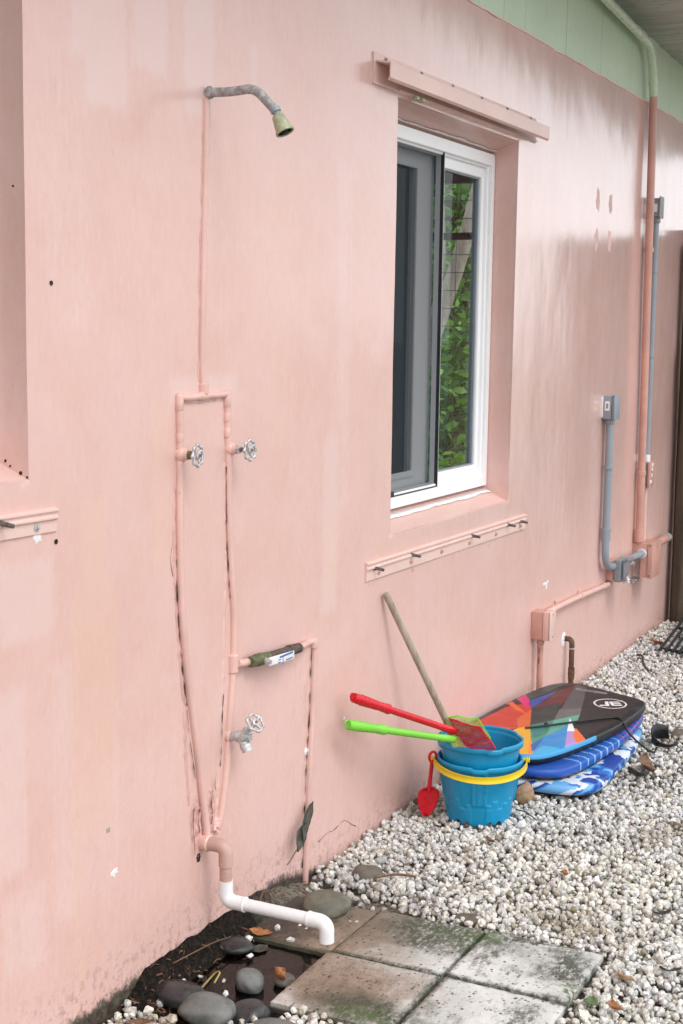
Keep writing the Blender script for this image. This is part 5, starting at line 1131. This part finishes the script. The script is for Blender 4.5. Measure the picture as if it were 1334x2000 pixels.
# ------------------------------------------------------------------ trees across the yard (mirrored in the glass)
def leaves(name, cents, rad, n, size, cols, parent, seed, droop=.3):
    r = np.random.default_rng(seed); cents = np.array(cents); k = r.integers(0, len(cents), n); d = r.normal(size=(n, 3)); d /= np.linalg.norm(d, axis=1)[:, None]
    P = cents[k]+d*(np.array(rad)[k]*r.uniform(.35, 1, n)**.6)[:, None]; sz = size*r.uniform(.6, 1.35, n)
    ax = r.normal(size=(n, 3)); ax[:, 2] -= droop; ax /= np.linalg.norm(ax, axis=1)[:, None]; up = r.normal(size=(n, 3)); up[:, 2] += 1.2; w = np.cross(ax, up); w /= np.linalg.norm(w, axis=1)[:, None]; nn = np.cross(w, ax)
    prof = [(0, 0, 0), (.3, .26, .05), (.65, .22, .03), (1, 0, -.12), (.65, -.22, .03), (.3, -.26, .05)]
    V = np.stack([P+ax*(a*sz)[:, None]+w*(b*sz)[:, None]+nn*(c*sz)[:, None] for a, b, c in prof], 1).reshape(-1, 3)
    F = [(6*i, 6*i+1, 6*i+2, 6*i+3, 6*i+4, 6*i+5) for i in range(n)]
    me = bpy.data.meshes.new(name); me.from_pydata(V.tolist(), [], F); me.update(); C = np.array(cols)[r.integers(0, len(cols), n)]*r.uniform(.7, 1.3, (n, 1))
    ca = me.color_attributes.new('tint', 'FLOAT_COLOR', 'POINT'); ca.data.foreach_set('color', np.repeat(np.c_[C, np.ones(n)], 6, 0).astype(np.float32).reshape(-1)); return link(name, me, 'leaf', parent)
GREEN = [(.10, .24, .07), (.17, .37, .09), (.05, .13, .04), (.27, .50, .13), (.07, .18, .06)]
def tree(label, base, trunk, cents, rad, n, size, seed, limbs=()):
    e = empty('broadleaf_tree', base, label, 'tree', 'trees across the yard'); tube('trunk', smoothpath(trunk, 5), np.linspace(.10, .05, len(smoothpath(trunk, 5))), 'bark', e, 12)
    for lp in limbs: q = smoothpath(lp, 5); tube('limb', q, np.linspace(.06, .022, len(q)), 'bark', e, 9)
    leaves('crown', cents, rad, n, size, GREEN, e, seed)
tree('pale forked tree outside, seen through the right window pane', (11, 3.6, -.1), [(11, 3.6, -.13), (11, 3.12, .85), (11, 2.83, 1.55), (11.05, 2.58, 2.35), (11.1, 2.36, 3.4)], [(11.2, 2.4, 3.6), (11.6, 3.0, 3.2), (11.5, 2.2, 2.9), (11.9, 2.5, 2.2), (11.8, 3.1, 1.9), (11.9, 2.9, 1.0)], [.6, .7, .5, .6, .6, .6], 1900, .12, 3,
     [[(11, 2.95, 1.25), (11.02, 2.82, 1.75), (11.0, 2.80, 2.4), (11.0, 2.86, 3.0)]])
tree('dense dark green tree filling the view through the window', (14, 4.2, -.1), [(14, 4.2, -.13), (13.9, 4.1, 1.5), (14, 4.0, 3.5)], [(14, 4.2, 1.0), (14, 3.3, 1.4), (14.3, 3.6, 2.4), (13.8, 4.8, 2.2), (14.2, 4.4, 3.4), (14, 5.6, 1.4)], [1.0, .8, .9, 1.0, 1.0, 1.0], 10000, .14, 5)
def shrub(label, base, r, n, size, seed, cols=GREEN):
    e = empty('leafy_shrub', base, label, 'shrub', 'shrubs across the yard'); b = Vector(base); rr = random.Random(seed)
    cs = [tuple(b+Vector((rr.uniform(-.6, .6)*r, rr.uniform(-.6, .6)*r, r*rr.uniform(.3, 1.3)))) for _ in range(9)]; leaves('foliage', cs, [r*.55]*9, n, size, cols, e, seed, .0)
    for k in range(5): q = b+Vector((rr.uniform(-.5, .5)*r, rr.uniform(-.5, .5)*r, r*1.1)); tube('stem', [b, (b+q)/2+Vector((.05, .03, 0)), q], [.02, .014, .008], 'bark', e, 6)
LIGHTG = [(.22, .42, .06), (.28, .48, .08), (.14, .30, .05)]
shrub('bright low shrub outside at the foot of the window view', (9.6, 2.15, -.1), .42, 1300, .10, 21, LIGHTG)
shrub('green shrub outside beneath the forked tree', (12.4, 3.1, -.1), .95, 2200, .12, 22)
shrub('rounded green shrub outside, left through the insect screen', (12.6, 4.4, -.1), 1.1, 2200, .14, 24)
shrub('tall dark shrub filling the back of the window view', (15.6, 4.6, -.1), 1.9, 5200, .24, 31, [(.05, .12, .03), (.07, .16, .04)])
shrub('high dark shrub behind the dense tree outside', (16.0, 5.6, 1.4), 1.9, 4200, .26, 32, [(.05, .12, .03), (.07, .16, .04)])
